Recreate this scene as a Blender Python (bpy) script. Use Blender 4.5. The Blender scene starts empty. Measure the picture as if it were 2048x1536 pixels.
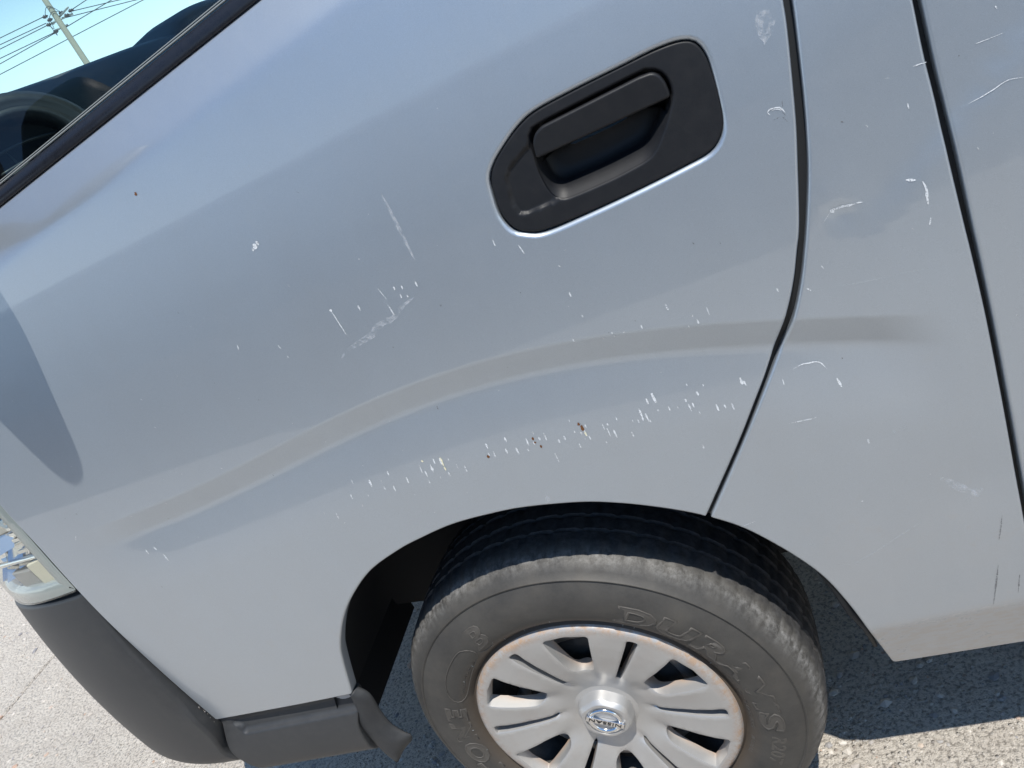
import bpy, bmesh, math, random
import numpy as np
from mathutils import Vector, Matrix
from mathutils.geometry import delaunay_2d_cdt

random.seed(7)
rng = np.random.default_rng(11)
scene = bpy.context.scene
COL = scene.collection
R_ = math.radians
LIFT = 0.035                     # van axes sit this far above the ground plane

# ------------------------------------------------------------------ camera
yaw, pitch, roll = R_(21.94), R_(22.73), R_(-28.04)
cy_, sy_ = math.cos(yaw), math.sin(yaw)
cp, sp = math.cos(pitch), math.sin(pitch)
right = Vector((cy_, sy_, 0)); fwd = Vector((-sy_ * cp, cy_ * cp, -sp)); up = right.cross(fwd)
rr = math.cos(roll) * right + math.sin(roll) * up
uu = -math.sin(roll) * right + math.cos(roll) * up
cam_d = bpy.data.cameras.new('camera')
cam = bpy.data.objects.new('camera', cam_d); COL.objects.link(cam)
m = Matrix((rr, uu, -fwd)).transposed().to_4x4()
m.translation = Vector((.433, -.769, 1.261 + LIFT))
cam.matrix_world = m
cam_d.sensor_width = 36.0; cam_d.lens = 1538.0 / 2048.0 * 36.0
cam_d.clip_start = 0.02; cam_d.clip_end = 2000.0
scene.camera = cam
scene.render.resolution_x, scene.render.resolution_y = 1024, 768

# ------------------------------------------------------------------ sky and sun
SUN = Vector((0.26, -0.37, 1.0)).normalized()
elev = math.asin(SUN.z); azim = math.atan2(SUN.x, SUN.y)
w = bpy.data.worlds.new('World'); scene.world = w; w.use_nodes = True
nt = w.node_tree; nt.nodes.clear()
out = nt.nodes.new('ShaderNodeOutputWorld'); bg = nt.nodes.new('ShaderNodeBackground')
sky = nt.nodes.new('ShaderNodeTexSky'); sky.sky_type = 'NISHITA'; sky.sun_disc = False
sky.sun_elevation = elev; sky.sun_rotation = azim
sky.air_density = 1.0; sky.dust_density = .3; sky.ozone_density = 4.0
# thin summer clouds mixed into the sky
tc = nt.nodes.new('ShaderNodeTexCoord'); mp = nt.nodes.new('ShaderNodeMapping')
mp.inputs['Scale'].default_value = (1.6, 1.6, 5.0)
cn = nt.nodes.new('ShaderNodeTexNoise'); cn.inputs['Scale'].default_value = 2.6
cn.inputs['Detail'].default_value = 7.0; cn.inputs['Roughness'].default_value = .58
cr = nt.nodes.new('ShaderNodeValToRGB')
cr.color_ramp.elements[0].position = .54; cr.color_ramp.elements[1].position = .80
cr.color_ramp.elements[1].color = (.40, .40, .40, 1)
mxn = nt.nodes.new('ShaderNodeMixRGB'); mxn.inputs['Color2'].default_value = (7.0, 7.4, 8.0, 1)
nt.links.new(tc.outputs['Generated'], mp.inputs['Vector']); nt.links.new(mp.outputs[0], cn.inputs['Vector'])
nt.links.new(cn.outputs['Fac'], cr.inputs['Fac']); nt.links.new(cr.outputs['Color'], mxn.inputs['Fac'])
tn = nt.nodes.new('ShaderNodeMixRGB'); tn.blend_type = 'MULTIPLY'; tn.inputs[0].default_value = 1.0; tn.inputs[2].default_value = (.70, 1.0, 1.16, 1)
nt.links.new(sky.outputs['Color'], tn.inputs[1]); nt.links.new(tn.outputs[0], mxn.inputs['Color1']); sp_ = nt.nodes.new('ShaderNodeSeparateXYZ'); nt.links.new(tc.outputs['Generated'], sp_.inputs[0])
hr = nt.nodes.new('ShaderNodeValToRGB'); hr.color_ramp.interpolation = 'B_SPLINE'
hr.color_ramp.elements[0].position = .0; hr.color_ramp.elements[0].color = (.95, .95, .95, 1)
hr.color_ramp.elements[1].position = .37; hr.color_ramp.elements[1].color = (0, 0, 0, 1)
e_ = hr.color_ramp.elements.new(.17); e_.color = (.80, .80, .80, 1)
e_ = hr.color_ramp.elements.new(.26); e_.color = (.25, .25, .25, 1)
nt.links.new(sp_.outputs[2], hr.inputs['Fac'])
hz = nt.nodes.new('ShaderNodeMixRGB'); hz.inputs['Color2'].default_value = (11.1, 12.5, 13.2, 1)     # humid haze low in the sky, all round
nt.links.new(hr.outputs['Color'], hz.inputs['Fac']); nt.links.new(mxn.outputs[0], hz.inputs['Color1'])
nt.links.new(hz.outputs[0], bg.inputs['Color'])
bg.inputs['Strength'].default_value = 0.112
nt.links.new(bg.outputs[0], out.inputs['Surface'])
sl = bpy.data.lights.new('sun', 'SUN'); sl.energy = 5.0; sl.angle = R_(.53); sl.color = (1.0, .955, .88)
so = bpy.data.objects.new('sun', sl); COL.objects.link(so)
so.rotation_euler = SUN.to_track_quat('Z', 'Y').to_euler()
so.location = SUN * 30

vs = scene.view_settings
vs.view_transform = 'Standard'; vs.look = 'None'; vs.gamma = 1.0; vs.exposure = 0.25
vs.use_curve_mapping = False
scene.render.engine = 'CYCLES'
scene.cycles.max_bounces = 10; scene.cycles.transparent_max_bounces = 16
scene.cycles.sample_clamp_indirect = 6.0
scene.cycles.caustics_reflective = False; scene.cycles.caustics_refractive = False

# ------------------------------------------------------------------ material helpers
def mat(name, col=(.5, .5, .5), rough=.5, metal=0.0, **kw):
    m = bpy.data.materials.new(name); m.use_nodes = True
    b = m.node_tree.nodes['Principled BSDF']
    b.inputs['Base Color'].default_value = (*col, 1); b.inputs['Roughness'].default_value = rough
    b.inputs['Metallic'].default_value = metal
    for k, v in kw.items(): b.inputs[k.replace('_', ' ')].default_value = v
    return m
class NT:
    def __init__(s, m): s.t = m.node_tree; s.b = s.t.nodes['Principled BSDF']
    def n(s, ty, **kw):
        o = s.t.nodes.new(ty)
        for k, v in kw.items():
            if k in o.inputs: o.inputs[k].default_value = v
            else: setattr(o, k, v)
        return o
    def l(s, a, b): s.t.links.new(a, b)
    def co(s, scale=(1, 1, 1)):
        t = s.n('ShaderNodeTexCoord'); mp = s.n('ShaderNodeMapping'); mp.inputs['Scale'].default_value = scale
        s.l(t.outputs['Object'], mp.inputs['Vector']); return mp.outputs[0]
    def noise(s, vec, scale, detail=4, rough=.55):
        o = s.n('ShaderNodeTexNoise'); o.inputs['Scale'].default_value = scale
        o.inputs['Detail'].default_value = detail; o.inputs['Roughness'].default_value = rough
        s.l(vec, o.inputs['Vector']); return o.outputs['Fac']
    def voro(s, vec, scale, feature='F1'):
        o = s.n('ShaderNodeTexVoronoi'); o.feature = feature; o.inputs['Scale'].default_value = scale
        s.l(vec, o.inputs['Vector']); return o
    def ramp(s, fac, stops):
        o = s.n('ShaderNodeValToRGB'); e = o.color_ramp.elements
        while len(e) < len(stops): e.new(.5)
        for i, (p, c) in enumerate(stops):
            e[i].position = p; e[i].color = (*c, 1) if len(c) == 3 else c
        s.l(fac, o.inputs['Fac']); return o.outputs['Color']
    def mix(s, fac, a, b, mode='MIX'):
        o = s.n('ShaderNodeMixRGB'); o.blend_type = mode
        for i, v in ((0, fac), (1, a), (2, b)):
            if hasattr(v, 'is_linked') or hasattr(v, 'links'): s.l(v, o.inputs[i])
            elif isinstance(v, (int, float)): o.inputs[i].default_value = v
            else: o.inputs[i].default_value = (*v, 1)
        return o.outputs[0]
    def math(s, op, a, b=0.0):
        o = s.n('ShaderNodeMath'); o.operation = op
        for i, v in ((0, a), (1, b)):
            if isinstance(v, (int, float)): o.inputs[i].default_value = v
            else: s.l(v, o.inputs[i])
        return o.outputs[0]
    def bump(s, h, strength=.3, dist=.002, inp='Normal'):
        o = s.n('ShaderNodeBump'); o.inputs['Strength'].default_value = strength; o.inputs['Distance'].default_value = dist
        s.l(h, o.inputs['Height']); s.l(o.outputs[0], s.b.inputs[inp]); return o

# silver metallic clear-coated paint with road dust low down, thickened as painted ground bounce
def make_paint(name):
    m = mat(name, (.48, .50, .53), .40, .70, Coat_Weight=1.0, Coat_Roughness=.02, Coat_IOR=1.5)
    k = NT(m); v = k.co()
    fl = k.noise(v, 2600, 1, .5)                                    # metal flake
    c1 = k.ramp(fl, [(.3, (.365, .415, .47)), (.7, (.47, .53, .59))])
    stain = k.math('ADD', k.math('MULTIPLY', k.noise(k.co((9, 9, 2.2)), 1.0, 6, .6), .6), k.math('MULTIPLY', k.noise(v, 3.2, 4, .6), .4))
    c1 = k.mix(k.math('MULTIPLY', k.ramp(stain, [(.38, (0, 0, 0)), (.66, (1, 1, 1))]), .16), c1, (.36, .365, .37))
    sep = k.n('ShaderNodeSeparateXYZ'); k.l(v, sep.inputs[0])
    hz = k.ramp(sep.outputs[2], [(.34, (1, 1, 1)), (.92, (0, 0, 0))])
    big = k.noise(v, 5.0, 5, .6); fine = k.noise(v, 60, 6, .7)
    dust = k.math('MULTIPLY', k.math('MULTIPLY', hz, big), .62)  # tan grows downwards: dust plus painted-in warm ground reflection
    spots = k.ramp(k.noise(v, 38, 3, .6), [(.62, (0, 0, 0)), (.74, (1, 1, 1))])
    dust_bounce = k.math('ADD', dust, k.math('MULTIPLY', k.math('MULTIPLY', hz, spots), .22))
    speck = k.math('MULTIPLY', k.ramp(k.noise(v, 520, 2, .5), [(.70, (0, 0, 0)), (.76, (1, 1, 1))]), .35)
    dust_bounce = k.math('ADD', dust_bounce, speck)
    film = k.math('MULTIPLY', k.ramp(fine, [(.45, (0, 0, 0)), (.8, (1, 1, 1))]), .05)
    low = k.ramp(sep.outputs[2], [(.375, (1, 1, 1)), (.400, (0, 0, 0))])
    mud = k.math('MULTIPLY', low, k.math('ADD', .25, k.math('MULTIPLY', k.ramp(k.noise(k.co((30, 30, 80)), 1.6, 5, .7), [(.45, (0, 0, 0)), (.6, (1, 1, 1))]), .4)))
    d = k.math('MINIMUM', k.math('ADD', k.math('ADD', dust_bounce, film), mud), .9)
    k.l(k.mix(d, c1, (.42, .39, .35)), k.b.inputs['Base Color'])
    k.l(k.math('SUBTRACT', .70, k.math('MULTIPLY', d, .6)), k.b.inputs['Metallic'])
    k.l(k.math('ADD', .39, k.math('MULTIPLY', d, .25)), k.b.inputs['Roughness'])
    k.l(k.math('ADD', .015, k.math('ADD', k.math('MULTIPLY', d, .5), k.math('MULTIPLY', fine, .02))), k.b.inputs['Coat Roughness'])
    h = k.math('ADD', k.math('MULTIPLY', k.noise(v, 420, 2), .06), k.noise(v, 6, 2))
    k.bump(h, .05, .0016, 'Coat Normal')
    return m
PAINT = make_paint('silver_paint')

def make_plastic(name, col, rough, dusty=.5, grain=900, spec=.5):
    m = mat(name, col, rough); k = NT(m); v = k.co()
    n1 = k.noise(v, 9, 5, .6); n2 = k.noise(v, 70, 4, .7)
    d = k.math('MULTIPLY', k.math('MULTIPLY', n1, k.ramp(n2, [(.4, (.3, .3, .3)), (.75, (1, 1, 1))])), dusty)
    k.l(k.mix(d, col, (.24, .225, .20)), k.b.inputs['Base Color'])
    k.l(k.math('ADD', rough, k.math('MULTIPLY', n2, .12)), k.b.inputs['Roughness'])
    k.b.inputs['Specular IOR Level'].default_value = spec
    k.bump(k.noise(v, grain, 2), .25, .0004)
    return m
BUMPER = make_plastic('charcoal_bumper_plastic', (.026, .028, .031), .44, .13)
HANDLE = make_plastic('black_handle_plastic', (.0085, .0095, .012), .42, .05, 1400, .3)
TRIM = make_plastic('black_trim', (.010, .012, .018), .22, .05, 500, .4)
RUBBERFLAP = make_plastic('flap_rubber', (.016, .018, .021), .6, .16)
DASH = make_plastic('dash_vinyl', (.045, .052, .055), .5, .10, 500)
DASHDARK = make_plastic('dash_dark', (.016, .018, .021), .42, .03, 500)
LINER = mat('wheel_well_liner', (.012, .012, .013), .8)
DARK = mat('dark_void', (.006, .006, .007), .85)
SEAL = mat('door_seal_rubber', (.010, .011, .012), .55)
SEALG = mat('grey_seal_lip', (.22, .24, .24), .4)
RUST = mat('edge_rust', (.09, .045, .025), .8)
CHROME = mat('chrome', (.78, .78, .78), .12, 1.0)
STEEL = make_plastic('wheel_steel', (.035, .035, .037), .5, .5)
BRIGHTSTEEL = mat('brake_steel', (.42, .39, .36), .45, .6)
def make_chip(name, col, lo, hi):
    m = mat(name, col, .6); k = NT(m); v = k.co()
    k.l(k.ramp(k.noise(v, 700, 3, .6), [(lo, (0, 0, 0)), (hi, (1, 1, 1))]), k.b.inputs['Alpha']); return m
CHIPW = make_chip('scratch_white', (.62, .65, .67), .31, .49)
CHIPD = make_chip('scratch_dark', (.17, .17, .175), .42, .62)
CHIPR = mat('scratch_rust', (.14, .055, .015), .8)
CHIPY = mat('scratch_primer', (.72, .68, .48), .6)

def make_smear():
    m = mat('scuff_smear', (.70, .73, .77), .6); k = NT(m); v = k.co()
    n = k.ramp(k.noise(v, 130, 5, .75), [(.42, (0, 0, 0)), (.72, (.55, .55, .55))])
    k.l(n, k.b.inputs['Alpha']); return m
SMEAR = make_smear()

def make_hubpaint():
    m = mat('hubcap_silver', (.56, .56, .56), .42, .6, Coat_Weight=.25, Coat_Roughness=.25)
    k = NT(m); v = k.co()
    sep = k.n('ShaderNodeSeparateXYZ'); k.l(v, sep.inputs[0])
    rad0 = k.math('SQRT', k.math('ADD', k.math('POWER', sep.outputs[0], 2.0), k.math('POWER', sep.outputs[2], 2.0)))
    face = k.math('MULTIPLY', k.math('MAXIMUM', k.math('SUBTRACT', .15, rad0), 0.0), .20)
    deep = k.ramp(k.math('SUBTRACT', sep.outputs[1], face), [(.006, (0, 0, 0)), (.018, (1, 1, 1))])      # brake dust gathered inside the openings
    n1 = k.noise(v, 22, 5, .65); n2 = k.noise(v, 160, 4, .7)
    d = k.math('MULTIPLY', k.math('MULTIPLY', deep, k.ramp(n1, [(.3, (.5, .5, .5)), (.6, (1, 1, 1))])), .85)
    d = k.math('ADD', d, k.math('MULTIPLY', k.ramp(n1, [(.5, (0, 0, 0)), (.8, (1, 1, 1))]), .16))
    rad = k.math('SQRT', k.math('ADD', k.math('POWER', sep.outputs[0], 2.0), k.math('POWER', sep.outputs[2], 2.0)))
    rimd = k.math('MULTIPLY', k.ramp(rad, [(.190, (0, 0, 0)), (.2035, (1, 1, 1))]), k.ramp(k.noise(v, 55, 6, .75), [(.40, (0, 0, 0)), (.60, (.85, .85, .85))]))
    d = k.math('MINIMUM', k.math('ADD', d, rimd), .95)
    base = k.mix(k.math('MULTIPLY', n2, .25), (.46, .455, .445), (.33, .325, .315))
    k.l(k.mix(d, base, (.34, .22, .135)), k.b.inputs['Base Color'])
    k.l(k.math('SUBTRACT', .55, k.math('MULTIPLY', d, .55)), k.b.inputs['Metallic'])
    k.l(k.math('ADD', .42, k.math('MULTIPLY', d, .35)), k.b.inputs['Roughness'])
    return m
HUB = make_hubpaint()

def make_tyre():
    m = mat('tyre_rubber', (.03, .03, .03), .7); k = NT(m); v = k.co()
    sep = k.n('ShaderNodeSeparateXYZ'); k.l(v, sep.inputs[0])
    r = k.math('SQRT', k.math('ADD', k.math('POWER', sep.outputs[0], 2.0), k.math('POWER', sep.outputs[2], 2.0)))
    n1 = k.noise(v, 14, 6, .65); n2 = k.noise(v, 95, 6, .75); n3 = k.noise(v, 260, 3, .6)
    # polar streak coordinates for the scuffed shoulder
    ang = k.math('ARCTAN2', sep.outputs[2], sep.outputs[0])
    cmb = k.n('ShaderNodeCombineXYZ'); k.l(k.math('MULTIPLY', ang, .34), cmb.inputs[0])
    k.l(k.math('MULTIPLY', r, .30), cmb.inputs[1]); k.l(k.math('MULTIPLY', sep.outputs[1], .3), cmb.inputs[2])
    st = k.noise(cmb.outputs[0], 85, 5, .7)
    band = k.ramp(r, [(.304, (0, 0, 0)), (.310, (.10, .10, .10)), (.317, (.45, .45, .45)), (.3245, (1, 1, 1)), (.3295, (.05, .05, .05))])
    big_ = k.ramp(k.noise(v, 5.5, 3, .5), [(.32, (.35, .35, .35)), (.56, (1, 1, 1))])
    wear = k.math('MULTIPLY', k.math('MULTIPLY', band, big_), k.ramp(k.math('ADD', k.math('MULTIPLY', st, .35), k.math('MULTIPLY', n2, .65)), [(.42, (.03, .03, .03)), (.62, (1, 1, 1))]))
    bead = k.ramp(r, [(.214, (1, 1, 1)), (.238, (0, 0, 0))])
    side = k.mix(k.ramp(n1, [(.3, (0, 0, 0)), (.75, (1, 1, 1))]), (.022, .021, .020), (.060, .056, .049))
    side = k.mix(k.math('MULTIPLY', n3, .35), side, (.07, .068, .064))
    side = k.mix(k.math('MULTIPLY', bead, .55), side, (.085, .058, .036))
    c = k.mix(k.math('MULTIPLY', wear, .62), side, (.34, .335, .325))
    tread = k.ramp(r, [(.3285, (0, 0, 0)), (.332, (1, 1, 1))])
    c = k.mix(k.math('MULTIPLY', tread, .8), c, k.mix(k.ramp(n2, [(.4, (0, 0, 0)), (.7, (1, 1, 1))]), (.018, .018, .020), (.075, .075, .078)))
    c = k.mix(k.math('MULTIPLY', k.ramp(k.noise(v, 30, 6, .7), [(.48, (0, 0, 0)), (.75, (1, 1, 1))]), .28), c, (.09, .078, .062))
    k.l(c, k.b.inputs['Base Color'])
    k.b.inputs['Roughness'].default_value = .62
    k.bump(k.math('ADD', k.math('MULTIPLY', k.math('MULTIPLY', st, band), 1.2), k.math('MULTIPLY', n2, .5)), .5, .0012)
    return m
TYRE = make_tyre()
LETTER = make_plastic('tyre_letter_rubber', (.055, .050, .044), .55, .3)

def make_ground():
    m = mat('concrete', (.5, .46, .4), .85); k = NT(m); v = k.co()
    big = k.noise(v, .9, 5, .6); mid = k.noise(v, 9, 5, .6); fine = k.noise(v, 120, 6, .7); grit = k.noise(v, 420, 3, .6)
    vo = k.voro(v, 95); vo2 = k.voro(v, 52)
    base = k.mix(k.ramp(mid, [(.3, (0, 0, 0)), (.7, (1, 1, 1))]), (.62, .56, .485), (.76, .70, .61))
    base = k.mix(k.math('MULTIPLY', k.ramp(big, [(.35, (0, 0, 0)), (.7, (1, 1, 1))]), .25), base, (.50, .47, .43))
    base = k.mix(k.ramp(fine, [(.40, (.9, .9, .9)), (.52, (0, 0, 0))]), base, (.27, .24, .205))
    peb = k.ramp(vo.outputs['Distance'], [(.18, (1, 1, 1)), (.36, (0, 0, 0))])
    sepc = k.n('ShaderNodeSeparateColor'); k.l(vo.outputs['Color'], sepc.inputs[0])
    pc = k.ramp(sepc.outputs[0], [(0., (.62, .59, .54)), (.35, (.40, .37, .33)), (.6, (.68, .64, .57)), (.8, (.27, .26, .26)), (1., (.50, .40, .31))])
    pick = k.ramp(sepc.outputs[1], [(.45, (0, 0, 0)), (.55, (1, 1, 1))])
    base = k.mix(k.math('MULTIPLY', k.math('MULTIPLY', peb, pick), .75), base, pc)
    k.l(base, k.b.inputs['Base Color'])
    h = k.math('ADD', k.math('ADD', k.math('MULTIPLY', fine, 1.0), k.math('MULTIPLY', grit, .5)), k.math('MULTIPLY', k.math('MULTIPLY', peb, pick), .5))
    k.bump(h, 1.0, .011)
    return m
GROUND = make_ground()
def make_stone():
    m = mat('loose_stone', (.4, .38, .35), .8); k = NT(m)
    oi = k.n('ShaderNodeNewGeometry')
    c = k.ramp(oi.outputs['Random Per Island'], [(0., (.62, .58, .52)), (.3, (.50, .46, .40)), (.5, (.32, .31, .30)), (.68, (.20, .20, .215)), (.82, (.56, .50, .42)), (.93, (.42, .27, .19)), (1., (.66, .63, .58))])
    v = k.co(); k.l(k.mix(k.math('MULTIPLY', k.noise(v, 300, 4, .7), .5), c, (.25, .23, .21)), k.b.inputs['Base Color'])
    return m
STONE = make_stone()

def make_glass(name, tint, tint2=None):
    m = bpy.data.materials.new(name); m.use_nodes = True; t = m.node_tree; t.nodes.clear()
    o = t.nodes.new('ShaderNodeOutputMaterial'); tr = t.nodes.new('ShaderNodeBsdfTransparent'); gl = t.nodes.new('ShaderNodeBsdfGlossy')
    mx = t.nodes.new('ShaderNodeMixShader'); lw = t.nodes.new('ShaderNodeLayerWeight'); lw.inputs['Blend'].default_value = .5
    pw = t.nodes.new('ShaderNodeMath'); pw.operation = 'POWER'; pw.inputs[1].default_value = 5.0
    fr = t.nodes.new('ShaderNodeMath'); fr.operation = 'MULTIPLY_ADD'; fr.inputs[1].default_value = .92; fr.inputs[2].default_value = .06
    t.links.new(lw.outputs['Facing'], pw.inputs[0]); t.links.new(pw.outputs[0], fr.inputs[0])
    tr.inputs['Color'].default_value = (*tint, 1); gl.inputs['Roughness'].default_value = .0
    t.links.new(fr.outputs[0], mx.inputs[0]); t.links.new(tr.outputs[0], mx.inputs[1]); t.links.new(gl.outputs[0], mx.inputs[2])
    t.links.new(mx.outputs[0], o.inputs['Surface']); return m
GLASS = make_glass('window_glass', (.83, .965, .955))
LENSG = make_glass('lens_clear', (.95, .97, .96))
DARKGLASS = mat('privacy_glass', (.01, .012, .013), .04)
LAMPTRIM = mat('lamp_flange', (.30, .33, .32), .25, 0.0, Coat_Weight=1.0, Coat_Roughness=.05)
LAMPREF = mat('lamp_reflector', (.80, .80, .78), .16, 1.0)
LAMPGREY = mat('lamp_insert', (.33, .32, .30), .35, .3)
CONC = make_plastic('pole_concrete', (.40, .36, .29), .85, .3, 60)
WIRE = mat('wire', (.05, .055, .06), .6)
CERAMIC = mat('insulator_ceramic', (.10, .075, .07), .3)
GALV = mat('galvanised_steel', (.34, .35, .35), .5, .6)

# ------------------------------------------------------------------ mesh helpers
def obj(name, verts, faces, material, parent=None, smooth=True, loc=None):
    me = bpy.data.meshes.new(name); me.from_pydata([tuple(map(float, v)) for v in verts], [], [tuple(f) for f in faces])
    me.update()
    if smooth: me.polygons.foreach_set('use_smooth', [True] * len(me.polygons))
    if material: me.materials.append(material)
    o = bpy.data.objects.new(name, me); COL.objects.link(o)
    if parent: o.parent = parent
    if loc: o.location = loc
    return o
def empty(name, loc=(0, 0, 0), parent=None):
    o = bpy.data.objects.new(name, None); COL.objects.link(o); o.location = loc; o.empty_display_size = .1
    if parent: o.parent = parent
    return o
def tag(o, label=None, cat=None, group=None, kind=None):
    if label: o['label'] = label
    if cat: o['category'] = cat
    if group: o['group'] = group
    if kind: o['kind'] = kind
    return o
def fix_normals(o):
    bm = bmesh.new(); bm.from_mesh(o.data); bmesh.ops.recalc_face_normals(bm, faces=bm.faces); bm.to_mesh(o.data); bm.free(); return o
def autosmooth(o, ang=35):
    bm = bmesh.new(); bm.from_mesh(o.data); bmesh.ops.recalc_face_normals(bm, faces=bm.faces)
    for e in bm.edges:
        if len(e.link_faces) == 2 and e.calc_face_angle(0) > R_(ang): e.smooth = False
    for f in bm.faces: f.smooth = True
    bm.to_mesh(o.data); bm.free(); return o
def bevel(o, w=.003, seg=2, ang=30):
    b = o.modifiers.new('bevel', 'BEVEL'); b.width = w; b.segments = seg; b.limit_method = 'ANGLE'; b.angle_limit = R_(ang); return o
class MB:
    def __init__(s): s.v = []; s.f = []
    def add(s, V, F):
        n = len(s.v); s.v += [tuple(p) for p in V]; s.f += [tuple(i + n for i in f) for f in F]; return s
    def box(s, a, b):
        (x0, y0, z0), (x1, y1, z1) = a, b
        return s.add([(x0, y0, z0), (x1, y0, z0), (x1, y1, z0), (x0, y1, z0), (x0, y0, z1), (x1, y0, z1), (x1, y1, z1), (x0, y1, z1)],
              [(3, 2, 1, 0), (4, 5, 6, 7), (0, 1, 5, 4), (1, 2, 6, 5), (2, 3, 7, 6), (3, 0, 4, 7)])
    def tube(s, pts, r, seg=8, cap=True):
        pts = [Vector(p) for p in pts]; n = len(pts); rs = r if isinstance(r, (list, tuple)) else [r] * n
        V = []; ref = Vector((0, 0, 1))
        for i, p in enumerate(pts):
            t = (pts[min(i + 1, n - 1)] - pts[max(i - 1, 0)]).normalized()
            if abs(t.dot(ref)) > .95: ref = Vector((0, 1, 0)) if abs(t.y) < .9 else Vector((1, 0, 0))
            a = t.cross(ref).normalized(); b = t.cross(a)
            for k in range(seg):
                q = 2 * math.pi * k / seg; V.append(p + (a * math.cos(q) + b * math.sin(q)) * rs[i])
        F = [(i * seg + k, i * seg + (k + 1) % seg, (i + 1) * seg + (k + 1) % seg, (i + 1) * seg + k) for i in range(n - 1) for k in range(seg)]
        if cap: F += [tuple(reversed(range(seg))), tuple(range((n - 1) * seg, n * seg))]
        return s.add(V, F)
    def grid(s, rows, closed_u=False, closed_v=False):
        nu = len(rows); nv = len(rows[0]); V = [p for r in rows for p in r]; F = []
        for i in range(nu if closed_u else nu - 1):
            for j in range(nv if closed_v else nv - 1):
                a = i * nv + j; b = i * nv + (j + 1) % nv; c = ((i + 1) % nu) * nv + (j + 1) % nv; d = ((i + 1) % nu) * nv + j
                F.append((a, b, c, d))
        return s.add(V, F)
    def lathe(s, prof, seg=96, axis='y'):
        rows = []
        for k in range(seg):
            q = 2 * math.pi * k / seg; rows.append([(r * math.cos(q), y, r * math.sin(q)) for r, y in prof])
        return s.grid(rows, closed_u=True)
    def prism(s, poly, n0, n1):
        # poly: list of (x,z); extruded along y from n0 to n1
        n = len(poly); V = [(x, n0, z) for x, z in poly] + [(x, n1, z) for x, z in poly]
        F = [tuple(range(n)), tuple(reversed(range(n, 2 * n)))] + [(i, n + i, n + (i + 1) % n, (i + 1) % n) for i in range(n)]
        return s.add(V, F)
    def build(s, name, material, parent=None, smooth=True, loc=None, auto=None):
        o = obj(name, s.v, s.f, material, parent, smooth, loc)
        fix_normals(o)
        if auto: autosmooth(o, auto)
        return o

# ------------------------------------------------------------------ the body side as one continuous surface y = S(x, z)
ARCHU = np.array([(-.70, .900), (-0.5811, 0.9096), (-0.4955, 0.9159), (-0.3589, 0.924), (-0.1718, 0.9413), (-0.0773, 0.9520), (0.0052, 0.9559), (0.0941, 0.9530), (0.1758, 0.9448), (0.2265, 0.9369), (0.3199, 0.913), (0.3951, 0.8868), (0.5018, 0.8536), (0.5609, 0.8331), (.66, .795)])
PU = np.polyfit(ARCHU[:, 0], ARCHU[:, 1], 6)
def sstep(a, b, x):
    t = np.clip((x - a) / (b - a), 0, 1); return t * t * (3 - 2 * t)
def corner(x, xs=-.737, Rc=.40):
    d = np.clip(xs - x, 0, Rc * .985)
    return Rc - np.sqrt(Rc * Rc - d * d)
# cross-section of the pressed line over the wheel arch: a face turned down, then one turned up
GW = np.arange(-.02, .30, .0005)
_sl = .29 * (sstep(-.002, .002, GW) - sstep(.029, .038, GW)) - .13 * sstep(.034, .046, GW) * (1 - np.clip((GW - .046) / .09, 0, 1))
GY = np.cumsum(_sl) * .0005
GY = GY - GY[-1] * sstep(.04, .137, GW)          # back to the panel surface below the pressing
def S(x, z):
    x = np.asarray(x, float); z = np.asarray(z, float)
    y = np.where(z < .85, .10 * (.85 - z) ** 2, .16 * (z - .85) ** 2) + .015 * np.clip(x, -1, 1) ** 2
    zc = 1.335 + .10 * np.clip(x, -1, .6)
    y = y + .55 * .004 * np.logaddexp(0, np.clip((z - zc) / .004, -60, 200))
    xc = np.clip(x, -.70, .66)
    zu = np.polyval(PU, xc); sl = np.polyval(np.polyder(PU), xc)
    wv = (zu - z) / np.sqrt(1 + sl * sl)
    dep = sstep(-.66, -.46, x) * (1 - sstep(.50, .585, x))
    g = np.interp(wv, GW, GY)
    y = y + dep * g
    # soft dents behind the door edge
    for (dx, dz, rad, h) in ((.5095, .9655, .011, .0022), (.503, .982, .02, -.0008), (.575, .60, .05, .0018), (-.10, 1.00, .06, .0010), (.655, .96, .05, -.0012)):
        y = y + h * np.exp(-(((x - dx) ** 2 + (z - dz) ** 2) / rad ** 2))
    y = y + .20 * .004 * np.logaddexp(0, np.clip((.392 - .02 * np.clip(x - .4, 0, 1) - z) / .004, -60, 60)) * sstep(.30, .36, x)
    uu_ = (z - .928) * .813 - (x - .5086) * .582; tt_ = (z - .928) * .582 + (x - .5086) * .813
    y = y + .0024 * (sstep(-.014, .014, uu_) - sstep(.014, .16, uu_)) * sstep(-.05, .06, tt_) * (1 - sstep(.45, .7, tt_)) * sstep(.50, .56, x)  # shallow ridge invented to imitate a diagonal streak of reflected sunlight
    return y + corner(x)
def nrm(x, z, f=S):
    e = 5e-4
    sx = (f(x + e, z) - f(x - e, z)) / (2 * e); sz = (f(x, z + e) - f(x, z - e)) / (2 * e)
    n = np.stack([sx, -np.ones_like(sx), sz], -1); return n / np.linalg.norm(n, axis=-1, keepdims=True)

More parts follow.
